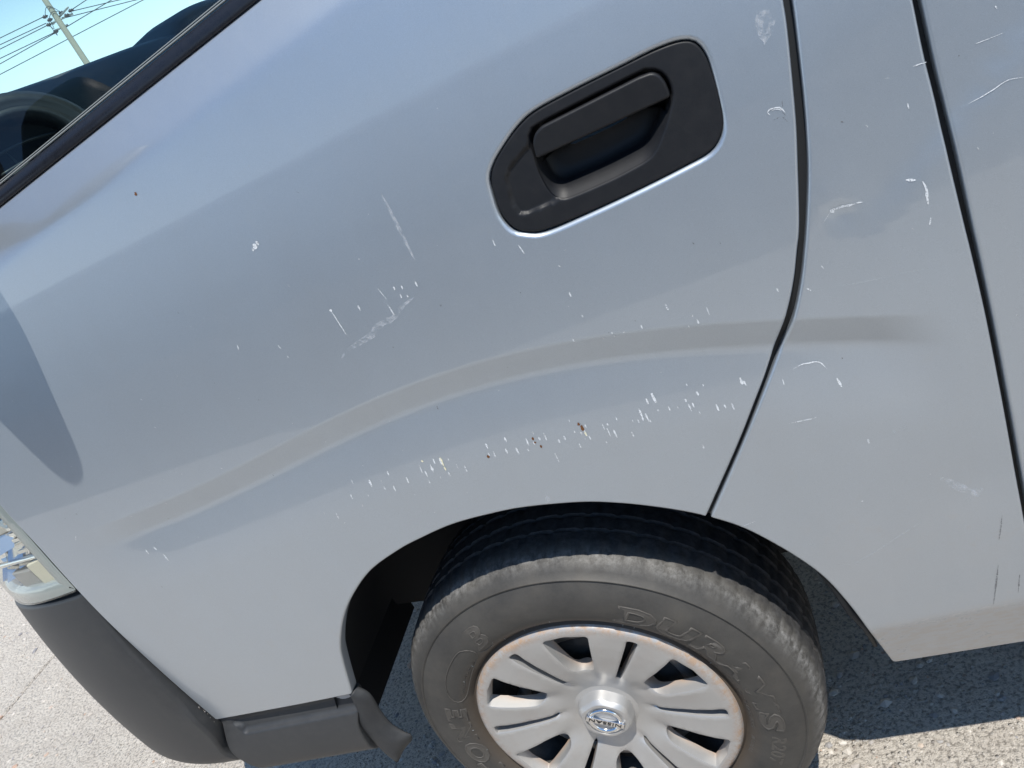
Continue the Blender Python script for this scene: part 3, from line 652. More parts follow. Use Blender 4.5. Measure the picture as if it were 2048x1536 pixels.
SCRATCHES = [([(-0.1435,0.8582),(-0.1447,0.8517)], 0.0024, 'w'),
 ([(-0.1193,0.8505),(-0.1212,0.8394)], 0.0024, 'w'),
 ([(-0.1038,0.8449),(-0.1043,0.8411)], 0.0018, 'w'),
 ([(-0.1048,0.8349),(-0.1057,0.8296)], 0.0024, 'w'),
 ([(-0.0917,0.8326),(-0.093,0.823)], 0.0024, 'w'),
 ([(-0.0681,0.838),(-0.0695,0.8278)], 0.0024, 'w'),
 ([(-0.0885,0.8544),(-0.0895,0.8474)], 0.0024, 'w'),
 ([(-0.1565,0.838),(-0.1577,0.8309)], 0.0024, 'w'),
 ([(-0.1332,0.8309),(-0.1338,0.8276)], 0.0018, 'w'),
 ([(-0.0424,0.8487),(-0.044,0.8361)], 0.0024, 'w'),
 ([(-0.0392,0.8385),(-0.0403,0.8291)], 0.0024, 'w'),
 ([(-0.0279,0.8453),(-0.0294,0.8327)], 0.0024, 'w'),
 ([(-0.0203,0.8512),(-0.0212,0.8431)], 0.0024, 'w'),
 ([(-0.0104,0.8269),(-0.0112,0.8204)], 0.0024, 'w'),
 ([(0.005,0.835),(0.0041,0.8271)], 0.0024, 'w'),
 ([(0.0141,0.8288),(0.0132,0.8194)], 0.0024, 'w'),
 ([(-0.0013,0.8462),(-0.0018,0.8415)], 0.0018, 'w'),
 ([(-0.0414,0.8238),(-0.042,0.8193)], 0.0018, 'w'),
 ([(-0.0243,0.8244),(-0.0245,0.8214)], 0.0018, 'w'),
 ([(0.0548,0.8489),(0.0541,0.8411)], 0.0024, 'w'),
 ([(0.052,0.8362),(0.0516,0.8313)], 0.0024, 'w'),
 ([(0.0587,0.8359),(0.0581,0.8268)], 0.0024, 'w'),
 ([(0.0811,0.8494),(0.0806,0.842)], 0.0024, 'w'),
 ([(0.0753,0.8346),(0.0747,0.8268)], 0.0024, 'w'),
 ([(0.1055,0.8393),(0.1049,0.8279)], 0.0024, 'w'),
 ([(0.1016,0.8249),(0.1014,0.8208)], 0.0018, 'w'),
 ([(0.1123,0.8318),(0.112,0.827)], 0.0024, 'w'),
 ([(0.1213,0.8353),(0.1211,0.8305)], 0.0024, 'w'),
 ([(0.1291,0.8391),(0.1286,0.8278)], 0.0024, 'w'),
 ([(0.117,0.8448),(0.1169,0.8408)], 0.0018, 'w'),
 ([(0.1426,0.8244),(0.1423,0.8189)], 0.0024, 'w'),
 ([(0.1508,0.8267),(0.1505,0.8207)], 0.0024, 'w'),
 ([(0.1303,0.8075),(0.1295,0.7932)], 0.0024, 'w'),
 ([(0.1769,0.8254),(0.1767,0.8165)], 0.0024, 'w'),
 ([(0.1793,0.8167),(0.179,0.8099)], 0.0024, 'w'),
 ([(0.1652,0.829),(0.1649,0.8247)], 0.0018, 'w'),
 ([(0.1719,0.8248),(0.1718,0.8207)], 0.0018, 'w'),
 ([(0.1808,0.8324),(0.1806,0.8276)], 0.0024, 'w'),
 ([(0.1652,0.845),(0.1652,0.8417)], 0.0018, 'w'),
 ([(0.1637,0.8104),(0.1635,0.8039)], 0.0024, 'w'),
 ([(0.2,0.8268),(0.1999,0.8179)], 0.0024, 'w'),
 ([(0.2031,0.8191),(0.2029,0.8067)], 0.0024, 'w'),
 ([(0.2098,0.8149),(0.2096,0.8025)], 0.0024, 'w'),
 ([(0.2059,0.825),(0.206,0.8216)], 0.0018, 'w'),
 ([(0.2184,0.8293),(0.2184,0.8241)], 0.0024, 'w'),
 ([(0.1952,0.8029),(0.1951,0.7986)], 0.0018, 'w'),
 ([(0.2284,0.8042),(0.2284,0.7961)], 0.0024, 'w'),
 ([(0.2351,0.8189),(0.2352,0.8156)], 0.0018, 'w'),
 ([(0.2411,0.8176),(0.2411,0.8124)], 0.0024, 'w'),
 ([(0.2473,0.83),(0.2474,0.818)], 0.0024, 'w'),
 ([(0.247,0.8184),(0.2469,0.8137)], 0.0024, 'w'),
 ([(0.2522,0.8216),(0.2523,0.81)], 0.0024, 'w'),
 ([(0.2541,0.8123),(0.2542,0.8082)], 0.0018, 'w'),
 ([(0.2597,0.8392),(0.2598,0.8313)], 0.0024, 'w'),
 ([(0.2673,0.8214),(0.2673,0.8191)], 0.0018, 'w'),
 ([(0.2797,0.821),(0.2798,0.8153)], 0.0024, 'w'),
 ([(0.2894,0.8179),(0.2895,0.814)], 0.0018, 'w'),
 ([(0.302,0.8165),(0.3023,0.8062)], 0.0024, 'w'),
 ([(0.3005,0.8235),(0.3006,0.8191)], 0.0024, 'w'),
 ([(0.3065,0.8158),(0.3066,0.8095)], 0.0024, 'w'),
 ([(0.3099,0.8029),(0.31,0.7977)], 0.0024, 'w'),
 ([(0.3158,0.8273),(0.316,0.8218)], 0.0024, 'w'),
 ([(0.3248,0.8333),(0.3249,0.8306)], 0.0018, 'w'),
 ([(0.3304,0.8051),(0.3308,0.7959)], 0.0024, 'w'),
 ([(0.3388,0.8013),(0.3391,0.7964)], 0.0024, 'w'),
 ([(0.3466,0.8002),(0.347,0.7915)], 0.0024, 'w'),
 ([(0.3651,0.8267),(0.3656,0.8178)], 0.0024, 'w'),
 ([(0.3676,0.8215),(0.368,0.8153)], 0.0024, 'w'),
 ([(0.2984,0.7591),(0.2985,0.753)], 0.0024, 'w'),
 ([(-0.1935,0.8184),(-0.1953,0.8083)], 0.0024, 'w'),
 ([(-0.1496,0.8186),(-0.1503,0.8158)], 0.0018, 'w'),
 ([(-0.1905,0.8002),(-0.1912,0.7973)], 0.0018, 'w'),
 ([(-0.2103,0.8241),(-0.211,0.8213)], 0.0018, 'w'),
 ([(0.0485,1.0728),(0.0483,1.0683)], 0.0024, 'w'),
 ([(0.0577,1.0708),(0.0573,1.0658)], 0.0024, 'w'),
 ([(0.0513,1.0621),(0.0509,1.0571)], 0.0024, 'w'),
 ([(0.0585,1.0584),(0.0584,1.055)], 0.0018, 'w'),
 ([(-0.0031,1.0688),(-0.0036,1.0618)], 0.0024, 'w'),
 ([(0.0751,1.0686),(0.0749,1.0623)], 0.0024, 'w'),
 ([(0.2127,0.9415),(0.2127,0.9358)], 0.0024, 'w'),
 ([(0.2442,0.9299),(0.2441,0.9267)], 0.0018, 'w'),
 ([(0.2685,0.9284),(0.2685,0.9262)], 0.0018, 'w'),
 ([(0.2886,0.9288),(0.2886,0.924)], 0.0024, 'w'),
 ([(0.2559,0.9328),(0.256,0.9302)], 0.0018, 'w'),
 ([(0.3353,0.9096),(0.3354,0.9062)], 0.0018, 'w'),
 ([(0.3459,0.9133),(0.3462,0.9077)], 0.0024, 'w'),
 ([(0.1601,0.9488),(0.1602,0.9468)], 0.0018, 'w'),
 ([(0.3428,0.9198),(0.3429,0.9176)], 0.0018, 'w'),
 ([(0.2311,0.9926),(0.2312,0.9873)], 0.0024, 'w'),
 ([(0.2336,0.964),(0.2335,0.9604)], 0.0018, 'w'),
 ([(0.3216,0.9417),(0.3219,0.9343)], 0.0024, 'w'),
 ([(0.0881,0.8312),(0.0879,0.821)], 0.0042, 'w'),
 ([(0.2679,0.843),(0.2686,0.8303)], 0.0042, 'w'),
 ([(-0.0122,0.8494),(-0.0131,0.8389)], 0.0042, 'w'),
 ([(-0.1197,0.8497),(-0.1208,0.8402)], 0.0042, 'w'),
 ([(-0.0282,0.8425),(-0.0288,0.8356)], 0.0042, 'w'),
 ([(-0.0109,0.8498),(-0.0118,0.8375)], 0.0026, 'y'),
 ([(-0.0119,0.8363),(-0.0124,0.8301)], 0.0026, 'y'),
 ([(-0.0358,0.8539),(-0.036,0.851)], 0.0026, 'y'),
 ([(0.1765,0.8233),(0.1765,0.8173)], 0.0026, 'y'),
 ([(0.0495,0.833),(0.0492,0.8286)], 0.0034, 'r'),
 ([(0.1136,0.8376),(0.1135,0.8335)], 0.0034, 'r'),
 ([(0.1182,0.8241),(0.1182,0.82)], 0.0034, 'r'),
 ([(0.1738,0.8372),(0.1739,0.8332)], 0.0034, 'r'),
 ([(0.1759,0.8326),(0.1759,0.825)], 0.0034, 'r'),
 ([(0.1138,0.8309),(0.1137,0.8285)], 0.0034, 'r'),
 ([(-0.038,1.0758),(-0.0369,1.0621),(-0.0359,1.0418)], 0.0018, 'w'),
 ([(-0.0378,1.0771),(-0.0378,1.0734)], 0.004, 'w'),
 ([(0.0299,1.0778),(0.0315,1.0701),(0.0333,1.0625)], 0.0016, 'w'),
 ([(0.0311,1.0561),(0.0325,1.0426)], 0.0018, 'w'),
 ([(0.36,0.9226),(0.3598,0.9118)], 0.0012, 'w'),
 ([(-0.0582,1.0172),(-0.0461,1.0236),(-0.0159,1.0287),(-0.0052,1.0307),(0.0082,1.0375),(0.0311,1.0402),(0.0477,1.0482),(0.0651,1.0527)], 0.009, 's'),
 ([(0.0902,1.0343),(0.089,1.0316)], 0.004, 'd'),
 ([(0.4203,0.8153),(0.4287,0.8173),(0.4388,0.8162),(0.4484,0.8134),(0.4534,0.8034)], 0.002, 'w'),
 ([(0.4068,0.8086),(0.4065,0.8014)], 0.0018, 'w'),
 ([(0.4598,0.789),(0.462,0.7772)], 0.0028, 'w'),
 ([(0.397,0.7532),(0.4137,0.7515),(0.4224,0.7505),(0.4271,0.7509)], 0.0014, 'w'),
 ([(0.4706,0.7028),(0.4706,0.6956)], 0.0024, 'w'),
 ([(0.4971,0.701),(0.5028,0.7035)], 0.01, 's'),
 ([(0.5078,0.7029),(0.5126,0.7055)], 0.008, 's'),
 ([(0.4717,0.8987),(0.5114,0.891),(0.5564,0.8844),(0.5855,0.8785)], 0.0008, 's'),
 ([(0.4792,0.923),(0.4804,0.9188)], 0.0016, 'w'),
 ([(0.4596,0.9052),(0.4626,0.9006)], 0.0022, 'w'),
 ([(0.432,0.9161),(0.4327,0.9116)], 0.002, 'w'),
 ([(0.6373,0.8007),(0.6374,0.7988)], 0.0024, 'w'),
 ([(0.3646,0.826),(0.3649,0.8175)], 0.0018, 'w'),
 ([(0.367,0.8208),(0.3689,0.8149)], 0.0018, 'w'),
 ([(0.5626,0.592),(0.5682,0.5846)], 0.012, 's'),
 ([(0.5528,0.5854),(0.5585,0.578)], 0.014, 's'),
 ([(0.5316,0.6211),(0.5484,0.5997),(0.5654,0.5782)], 0.01, 's'),
 ([(0.5012,0.9733),(0.5049,0.974),(0.509,0.9735),(0.5131,0.9736),(0.5197,0.9722),(0.5243,0.9716)], 0.004, 'w'),
 ([(0.5018,0.975),(0.5048,0.971)], 0.0045, 'w'),
 ([(0.5258,0.972),(0.5289,0.9711),(0.5315,0.9704)], 0.0022, 'w'),
 ([(0.4927,0.965),(0.5011,0.9725)], 0.0012, 'w'),
 ([(0.585,0.9691),(0.5866,0.961),(0.5854,0.9517),(0.5848,0.9444)], 0.003, 'w'),
 ([(0.5841,0.9316),(0.5817,0.9245)], 0.0022, 'w'),
 ([(0.5721,0.9755),(0.5799,0.9724)], 0.0022, 'w'),
 ([(0.4754,1.0853),(0.4771,1.0872),(0.4808,1.0872),(0.4865,1.0856),(0.4888,1.0821),(0.49,1.0786)], 0.0016, 'w'),
 ([(0.4756,1.085),(0.4767,1.0826)], 0.0014, 'w'),
 ([(0.4797,1.086),(0.4849,1.0848),(0.4874,1.0821)], 0.001, 'w'),
 ([(0.4903,1.09),(0.4891,1.0832)], 0.0014, 'd'),
 ([(0.4865,1.0768),(0.4894,1.0707)], 0.0012, 'd'),
 ([(0.4783,1.0769),(0.4839,1.0773)], 0.0014, 'd'),
 ([(0.4874,1.0806),(0.4895,1.0769)], 0.0012, 'd'),
 ([(0.5322,1.0516),(0.5355,1.049)], 0.002, 'd'),
 ([(0.6373,1.0646),(0.6377,1.0637)], 0.003, 'd'),
 ([(0.601,1.0714),(0.6064,1.0711),(0.6121,1.0704)], 0.0014, 'w'),
 ([(0.5767,1.0712),(0.5809,1.0704)], 0.0014, 's'),
 ([(0.6518,1.0682),(0.664,1.0676),(0.6743,1.0673)], 0.0012, 'w'),
 ([(0.6356,1.0212),(0.6481,1.0232),(0.6569,1.0252),(0.6693,1.0282),(0.6815,1.0252)], 0.001, 'w'),
 ([(0.5895,1.0426),(0.5896,1.0374)], 0.0016, 'w'),
 ([(0.4883,1.1576),(0.4954,1.1569),(0.5019,1.1526)], 0.028, 's'),
 ([(0.5833,0.542),(0.5788,0.5224),(0.5743,0.505)], 0.0024, 'd'),
 ([(0.5672,0.4623),(0.5604,0.4308),(0.5518,0.3933)], 0.0036, 'd'),
 ([(0.5877,0.4383),(0.5817,0.4058)], 0.003, 'd'),
 ([(0.4026,0.5171),(0.4414,0.5334),(0.4795,0.5534),(0.5089,0.5676)], 0.001, 's'),
 ([(0.3869,0.5258),(0.4187,0.5198),(0.4414,0.5334)], 0.0009, 's'),
 ([(0.3018,0.6247),(0.3199,0.6279)], 0.0012, 'w'),
 ([(0.4424,0.6161),(0.4456,0.6177)], 0.003, 'w'),
 ([(0.365,0.5704),(0.3962,0.5627)], 0.0008, 's'),
 ([(-0.0854,1.1796),(-0.0838,1.1733)], 0.008, 'w'),
 ([(-0.0801,1.1811),(-0.079,1.1758)], 0.004, 'w'),
 ([(-0.0895,1.1757),(-0.0889,1.1722)], 0.003, 'w'),
 ([(-0.1915,1.2869),(-0.1928,1.2832)], 0.005, 'r'),
 ([(-0.5303,0.8506),(-0.5304,0.8422)], 0.003, 'w'),
 ([(-0.5146,0.8507),(-0.5113,0.8436)], 0.002, 'w'),
 ([(-0.5062,0.835),(-0.5046,0.822)], 0.0026, 'w'),
 ([(-0.6234,0.9104),(-0.6294,0.9041)], 0.0018, 'w'),
 ([(0.1784,1.0781),(0.1782,1.0701)], 0.0014, 'w'),
 ([(0.2019,1.0614),(0.2039,1.0505)], 0.0014, 'w'),
 ([(0.0178,0.9144),(0.0174,0.9099)], 0.003, 'd'),
 ([(0.0938,0.7517),(0.0902,0.7411)], 0.006, 's'),
 ([(0.0868,1.1702),(0.0871,1.1383),(0.0867,1.0903)], 0.005, 's'),
 ([(-0.1773,1.081),(-0.1795,1.0746)], 0.0016, 'w'),
 ([(-0.1263,1.0619),(-0.1252,1.0565)], 0.0014, 'w')]
for pts, wd, kd in SCRATCHES: scratch(pts, wd * (.80 if kd == 'w' else .5 if kd == 'd' else 1.0) * random.uniform(.75, 1.2), kd, .12 if kd == 's' else .35)
for i in range(150):        # pepper of small stone chips
    x = random.uniform(-.68, 1.2); z = random.triangular(.5, 1.28, .95)
    if .18 < x < .46 and 1.04 < z < 1.2: continue
    if (x - HX) ** 2 + (z - HZ) ** 2 < .47 ** 2 or z < .5 and x < .6: continue
    if min(abs(x - q[0]) + abs(z - q[1]) * .3 for q in seam1) < .02 or abs(x - .615) < .015: continue
    a = random.uniform(-.4, .4) - math.pi / 3; l = random.choice((.001, .0015, .003))
    scratch([(x, z), (x + l * math.cos(a), z + l * math.sin(a))], random.uniform(.0007, .0013), random.choice('wwwwd'))
for k, mm, nm in (('w', CHIPW, 'paint_scratches'), ('d', CHIPD, 'dark_scuffs'), ('r', CHIPR, 'rust_spots'), ('y', CHIPY, 'primer_chips'), ('s', SMEAR, 'scuff_smears')):
    o = SCR[k].build(nm, mm, door); o['kind'] = 'stuff'

# ---- bumper, step and flap
def fb(x, z):
    x = np.asarray(x, float); z = np.asarray(z, float)
    t = np.clip((z - .33) / .48, 0, 1)
    y = .016 - .022 * np.sin(np.pi * t) ** .75 + corner(x, -.740, .40)
    y = y + .06 * sstep(.43, .30, z) ** 2 + .006 * sstep(-.730, -.69, x) * sstep(.50, .55, z)
    return y
bo = np.vstack([spline([(-0.7110, 0.8085), (-0.7118, 0.7457), (-0.7066, 0.6585), (-0.6999, 0.5638), (-0.6955, 0.4654), (-0.7080, 0.4064), (-0.7002, 0.3755), (-0.680, 0.315)], .008)[::-1],
                np.array([(-.73, .806), (-.82, .8035), (-.90, .798), (-1.0, .79), (-1.10, .785), (-1.126, .785), (-1.126, .32), (-1.0, .315), (-.80, .312)])])
bumper = panel('bumper', round_corners(bo, .006), BUMPER, van, f=fb, grid=.010, roll=.006, depth=.05)
bumper['label'] = 'charcoal plastic front bumper corner'
MB().grid([[(-1.134 - .02 * math.sin(math.pi * t) , y, z) for t, z in zip(np.linspace(0, 1, 9), np.linspace(.32, .785, 9))] for y in np.linspace(.33, 1.36, 12)]).build('bumper_face', BUMPER, bumper)
# dirt caught in the gap between bumper and door
gp = MB()
for i in range(12):
    t = random.random() ** .6; z = .60 - .13 * t; x = -.6992 + .004 * t + random.uniform(-.0018, .0018) + .010 * (t - 1) * .2
    c = at(x, z, random.uniform(-.002, .003)); r = random.uniform(.0005, .0016)
    gp.add([c + Vector(v) * r for v in ((1, 0, 0), (-1, 0, 0), (0, 1, 0), (0, -1, 0), (0, 0, 1.6), (0, 0, -1.6))], [(0, 2, 4), (2, 1, 4), (1, 3, 4), (3, 0, 4), (2, 0, 5), (1, 2, 5), (3, 1, 5), (0, 3, 5)])
o = gp.build('gap_grit', STONE, bumper); o['kind'] = 'stuff'

def fs(x, z):
    x = np.asarray(x, float); z = np.asarray(z, float)
    y = .026 - .016 * np.sin(np.pi * np.clip((z - .30) / .16, 0, 1)) ** .8 + corner(x, -.740, .40)
    y = y + .05 * sstep(.37, .285, z) ** 2
    zg = .4355 + .03 * sstep(-.645, -.672, x)
    y = y + .010 * sstep(zg - .003, zg + .003, z) * sstep(-.688, -.640, x) - .010 * sstep(.452, .468, z) * sstep(-.688, -.640, x) * .7
    return y
so_ = np.vstack([spline([(-0.6885, 0.4705), (-.6900, .452), (-0.7025, 0.4064), (-0.6945, 0.3755), (-0.674, 0.335), (-.655, .312)], .006), spline([(-.655, .312), (-0.5816, 0.302), (-0.5064, 0.296), (-0.4205, 0.290)], .01)[1:],
                 spline([(-0.4205, 0.290), (-.4290, .330), (-0.4265, 0.3611), (-0.4189, 0.4037), (-0.4031, 0.4352), (-0.390, 0.4695)], .006)[1:]])
step_p = panel('step_panel', round_corners(so_, .005), BUMPER, van, f=fs, grid=.006, roll=.0025, depth=.012)
step_p['label'] = 'charcoal plastic step panel below the door'
scr = MB(); rows = []
for rr2 in (.02, .5, 1.0):
    rows.append([(x, float(fs(x, z)) - .0022 * (1.2 - rr2 * .5), z) for x, z in [(-.4175 + rr2 * .019 * math.cos(q) * (1 + .12 * math.sin(5 * q)), .4585 + rr2 * .0050 * math.sin(q) * (1 + .2 * math.cos(3 * q))) for q in np.linspace(0, 2 * math.pi, 20, endpoint=False)]])
scr.grid(rows, closed_v=True).build('scuff', make_plastic('scuffed_plastic', (.42, .42, .42), .7, .3), step_p)
fi = spline([(-.389, .4765), (-0.3990, 0.4352), (-0.4145, 0.4037), (-0.4215, 0.3611), (-.4240, .325), (-0.4160, 0.290)], .006)
fo_ = spline([(-0.3706, 0.4846), (-0.3600, 0.4640), (-0.3650, 0.4223), (-0.3655, 0.3834), (-0.3570, 0.3560), (-0.3560, 0.341), (-0.3760, 0.318), (-0.4060, 0.288)], .006)
fi = spline([(-0.3960, 0.4720), (-0.4054, 0.433), (-0.4181, 0.4045), (-0.4214, 0.3664), (-0.4149, 0.3183), (-.4060, .300)], .003)
fo_ = spline([(-0.3880, 0.4760), (-0.3728, 0.4547), (-0.3765, 0.4122), (-0.3754, 0.3768), (-0.3631, 0.3512), (-0.3555, 0.3429), (-.3590, .334), (-.3700, .326), (-.3900, .3120), (-.4040, .299)], .003)
rows = []
for t in np.linspace(0, 1, 40):
    a_ = fi[min(len(fi) - 1, int(t ** 1.0 * (len(fi) - 1)))]; b_ = fo_[min(len(fo_) - 1, int(t * (len(fo_) - 1)))]
    rows.append([(float(a_[0] * (1 - q) + b_[0] * q), .021 + .010 * q * q - .005 * math.sin(math.pi * q), float(a_[1] * (1 - q) + b_[1] * q)) for q in np.linspace(0, 1, 10)])
fl = MB().grid(rows).build('mud_flap', RUBBERFLAP, van)
sd_ = fl.modifiers.new('thick', 'SOLIDIFY'); sd_.thickness = .005; sd_.offset = 0
fl['label'] = 'black rubber lip in front of the wheel'

# ---- headlight
hl = empty('headlight', (0, 0, 0), van)
hl['label'] = 'clear headlight at the front corner'
ho = np.array([(-.7130, .9962), (-.7120, .9123), (-.7122, .8165), (-0.7434, 0.8148), (-0.7885, 0.8115), (-0.8601, 0.8045), (-0.90, 0.8010), (-.99, .80), (-1.09, .81), (-1.12, .84), (-1.10, 1.02), (-.95, 1.06), (-.80, 1.09), (-.7135, 1.10)])[::-1]
ho = round_corners(ho, .006)
if area(ho) < 0: ho = ho[::-1]
panel('lens', ho, LENSG, hl, grid=.012, roll=.003, depth=.002, off=.0005)
hin, _ = offset(resample(ho, .006), .026)
ring_v = []; A_ = resample(ho, .006); Bn, _ = offset(A_, .002); 
rows = [[(p[0], float(S(*p)) + dy, p[1]) for p in offset(A_, d)[0]] for d, dy in ((.002, .004), (.012, .0035), (.0245, .0045), (.0275, .008), (.0285, .022))]
MB().grid(rows, closed_v=True).build('flange', LAMPTRIM, hl)
rows = [[(p[0], float(S(*p)) + dy, p[1]) for p in offset(A_, d)[0]] for d, dy in ((.0285, .020), (.030, .05), (.034, .075))]
MB().grid(rows, closed_v=True).build('housing', LAMPGREY, hl)
# faceted reflector bowl behind the lens
hinr = resample(offset(A_, .034)[0], .02)
cx1 = hinr.mean(0)
rf = MB(); rnd = random.Random(3)
for i in range(13):
    for j in range(9):
        x0 = -.748 - i * .027; z0 = .826 + j * .026
        if not inside(np.array([(x0 - .013, z0 + .012)]), hinr)[0]: continue
        yb = float(S(x0, z0)) + .055 + .02 * math.sin(i * 1.3); tl = rnd.uniform(-.014, .014); tz = rnd.uniform(-.010, .012)
        rf.add([(x0, yb + tl - tz, z0), (x0 - .0265, yb - tl - tz, z0), (x0 - .0265, yb - tl + tz, z0 + .0255), (x0, yb + tl + tz, z0 + .0255)], [(0, 1, 2, 3)])
rf.build('reflector', LAMPREF, hl, smooth=False)
obj('lamp_back', [(p[0], float(S(*p)) + .095, p[1]) for p in hinr], [tuple(range(len(hinr)))], LAMPREF, hl, smooth=False)
# stepped bars and turn-signal block inside
for i in range(6):
    z = .898 + i * .011
    MB().box((-.80 + i * .004, float(S(-.76, z)) + .030, z), (-.742, float(S(-.76, z)) + .036, z + .0055)).build('reflector_bar', LAMPREF, hl, smooth=False)
def lampquad(name, q, dy, th, mm):
    mbq = MB(); n = len(q)
    V = [(x, float(S(x, z)) + dy, z) for x, z in q] + [(x, float(S(x, z)) + dy + th, z) for x, z in q]
    mbq.add(V, [tuple(range(n)), tuple(reversed(range(n, 2 * n)))] + [(i, (i + 1) % n, n + (i + 1) % n, n + i) for i in range(n)])
    o = mbq.build(name, mm, hl, smooth=False); bevel(o, .002, 2); return o
lampquad('signal_block', [(-.86, .828), (-.792, .832), (-.800, .868), (-.872, .862)], .018, .02, LAMPGREY)
lampquad('side_reflector', [(-.784, .836), (-.748, .838), (-.748, .886), (-.790, .880)], .014, .012, mat('lamp_amber_white', (.62, .57, .43), .3))
lampquad('lamp_bridge', [(-.90, .874), (-.748, .889), (-.748, .8945), (-.90, .882)], .012, .010, LAMPREF)

# ---- front corner panel, windscreen surround and the rest of the body (kept simple, it is out of frame)
fp = np.array([(-.7185, 1.104), (-.80, 1.094), (-.95, 1.064), (-1.10, 1.024), (-1.126, 1.03), (-1.126, 1.30), (-.90, 1.31), (-.742, 1.31), (-.738, 1.25), (-.733, 1.16)])
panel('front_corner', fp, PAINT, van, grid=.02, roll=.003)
body = MB()
def sidepanel(y, pts): body.add([(x, y, z) for x, z in pts], [tuple(range(len(pts)))])
# front face
body.grid([[(-1.135 - .015 * math.sin(math.pi * (y - .33) / 1.03), y, z) for z in np.linspace(.79, 1.30, 5)] for y in np.linspace(.33, 1.36, 10)])
# roof
rows = []
for x in np.linspace(-.36, 3.55, 16):
    rows.append([(x, y, 1.90 + .07 * math.sin(math.pi * (y - .15) / 1.40) - .10 * max(0, (-.1 - x)) ** 1) for y in np.linspace(.16, 1.54, 12)])
body.grid(rows)
# rear quarter lower side and upper window band (near side)
def bandrow(x, zs, base): return [(x, base(x, z), z) for z in zs]
zlow = np.linspace(.31, 1.378, 10)
body.grid([[(x, float(S(min(x, 1.9), z)), z) for z in zlow] for x in np.linspace(1.885, 2.62 - .46, 4)])
body.grid([[(x, float(S(1.9, z)), z) for z in np.linspace(.80, 1.378, 6)] for x in np.linspace(2.16, 3.0, 6)])
body.grid([[(x, float(S(1.9, z)), z) for z in zlow] for x in np.linspace(3.0, 3.55, 4)])
# far side
body.grid([[(x, 1.70 - float(S(0.9, z)), z) for z in np.linspace(.31, 1.39, 8)] for x in np.linspace(-.75, 3.55, 10)])
body.grid([[(-.75 - .40 * math.sin(q), 1.70 - .40 * (1 - math.cos(q)) - float(S(.9, z)), z) for z in np.linspace(.31, 1.30, 6)] for q in np.linspace(0, 1.5, 8)])
# rear
body.grid([[(3.55 + .03 * math.sin(math.pi * (z - .3) / 1.6), y, z) for z in np.linspace(.31, 1.95, 8)] for y in np.linspace(.02, 1.68, 8)])
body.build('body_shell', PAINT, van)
def pillar_y(z, side):
    yv = float(S(.55, 1.378)) + .012 + .33 * (z - 1.378) + .10 * (z - 1.378) ** 2
    return yv if side == 0 else 1.70 - yv
for x0, x1 in ((.56, .63), (1.86, 1.96), (3.40, 3.55)):      # upper pillars near and far
    for side in (0, 1):
        MB().grid([[(x, pillar_y(z, side), z) for z in np.linspace(1.36, 1.92, 6)] for x in (x0, x1)]).build('upper_pillar', TRIM, van).modifiers.new('thick', 'SOLIDIFY').thickness = .03
gb = MB()
for x0, x1 in ((.63, 1.86), (1.96, 3.40)):
    gb.grid([[(x, float(S(.55, 1.378)) + .016 + .33 * (z - 1.378) + .10 * (z - 1.378) ** 2, z) for z in np.linspace(1.37, 1.90, 6)] for x in np.linspace(x0, x1, 4)])
gb.build('rear_glass', DARKGLASS, van)
gf = MB()
gf.grid([[(x, 1.70 - (float(S(.55, 1.378)) + .016 + .33 * (z - 1.378) + .10 * (z - 1.378) ** 2), z) for z in np.linspace(1.37, 1.90, 6)] for x in np.linspace(-.35, 3.4, 6)])
gf.build('far_side_glass', GLASS, van)
# windscreen with its A pillars
rows = []
for t in np.linspace(0, 1, 12):
    rows.append([(-1.09 + .73 * t - .10 * math.sin(math.pi * (y - .10 - .1 * t) / (1.50 - .2 * t)), y, 1.30 + .60 * t + .02 * math.sin(math.pi * t)) for y in np.linspace(.10 + .10 * t, 1.60 - .10 * t, 16)])
MB().grid(rows).build('windscreen', GLASS, van)
for sd in (0, 1):
    yy = lambda v: v if sd == 0 else 1.70 - v
    MB().tube([(-1.09, yy(.14), 1.29), (-.72, yy(.15), 1.60), (-.36, yy(.19), 1.91), (-.1, yy(.20), 1.93)], .035, 8).build('windscreen_pillar', TRIM, van)

# floor pan, wheel housing
under = MB()
under.box((-.95, .24, .40), (-.56, 1.46, .44)); under.box((-.46, .36, .40), (.46, 1.34, .44)); under.box((.44, .10, .36), (3.5, 1.60, .41))
under.build('floor_pan', LINER, van, smooth=False)
MB().box((-.50, .050, .325), (-.468, .372, .64)).build('wheel_well_bulkhead', LINER, van, smooth=False)
MB().box((-.30, .42, .20), (.34, 1.28, .40)).build('engine_undertray', LINER, van, smooth=False)  # undertray, valance and rails added to block light beneath the van
MB().box((-.86, .30, .24), (-.80, 1.40, .40)).build('front_valance', LINER, van, smooth=False)
MB().box((.50, .52, .24), (2.2, .62, .36)).build('frame_rail', LINER, van, smooth=False)
MB().box((.50, 1.08, .24), (2.2, 1.18, .36)).build('frame_rail', LINER, van, smooth=False)
MB().tube([(2.58, .25, .30), (2.58, 1.45, .30)], .06, 12).build('rear_axle', LINER, van)
def make_liner(hx):
    prof = []
    rows = []
    for q in np.linspace(R_(12), R_(170), 40):
        r = .462
        rows.append([(hx + (r - .010 * (y < .03)) * math.cos(q), y, HZ + (r - .010 * (y < .03)) * math.sin(q)) for y in (.026, .04, .12, .25, .33)] + [(hx + .30 * math.cos(q), .335, HZ + .30 * math.sin(q)), (hx + .05 * math.cos(q), .34, HZ + .05 * math.sin(q))])
    return MB().grid(rows).build('wheel_liner', LINER, van)
liner = make_liner(HX); make_liner(2.55)
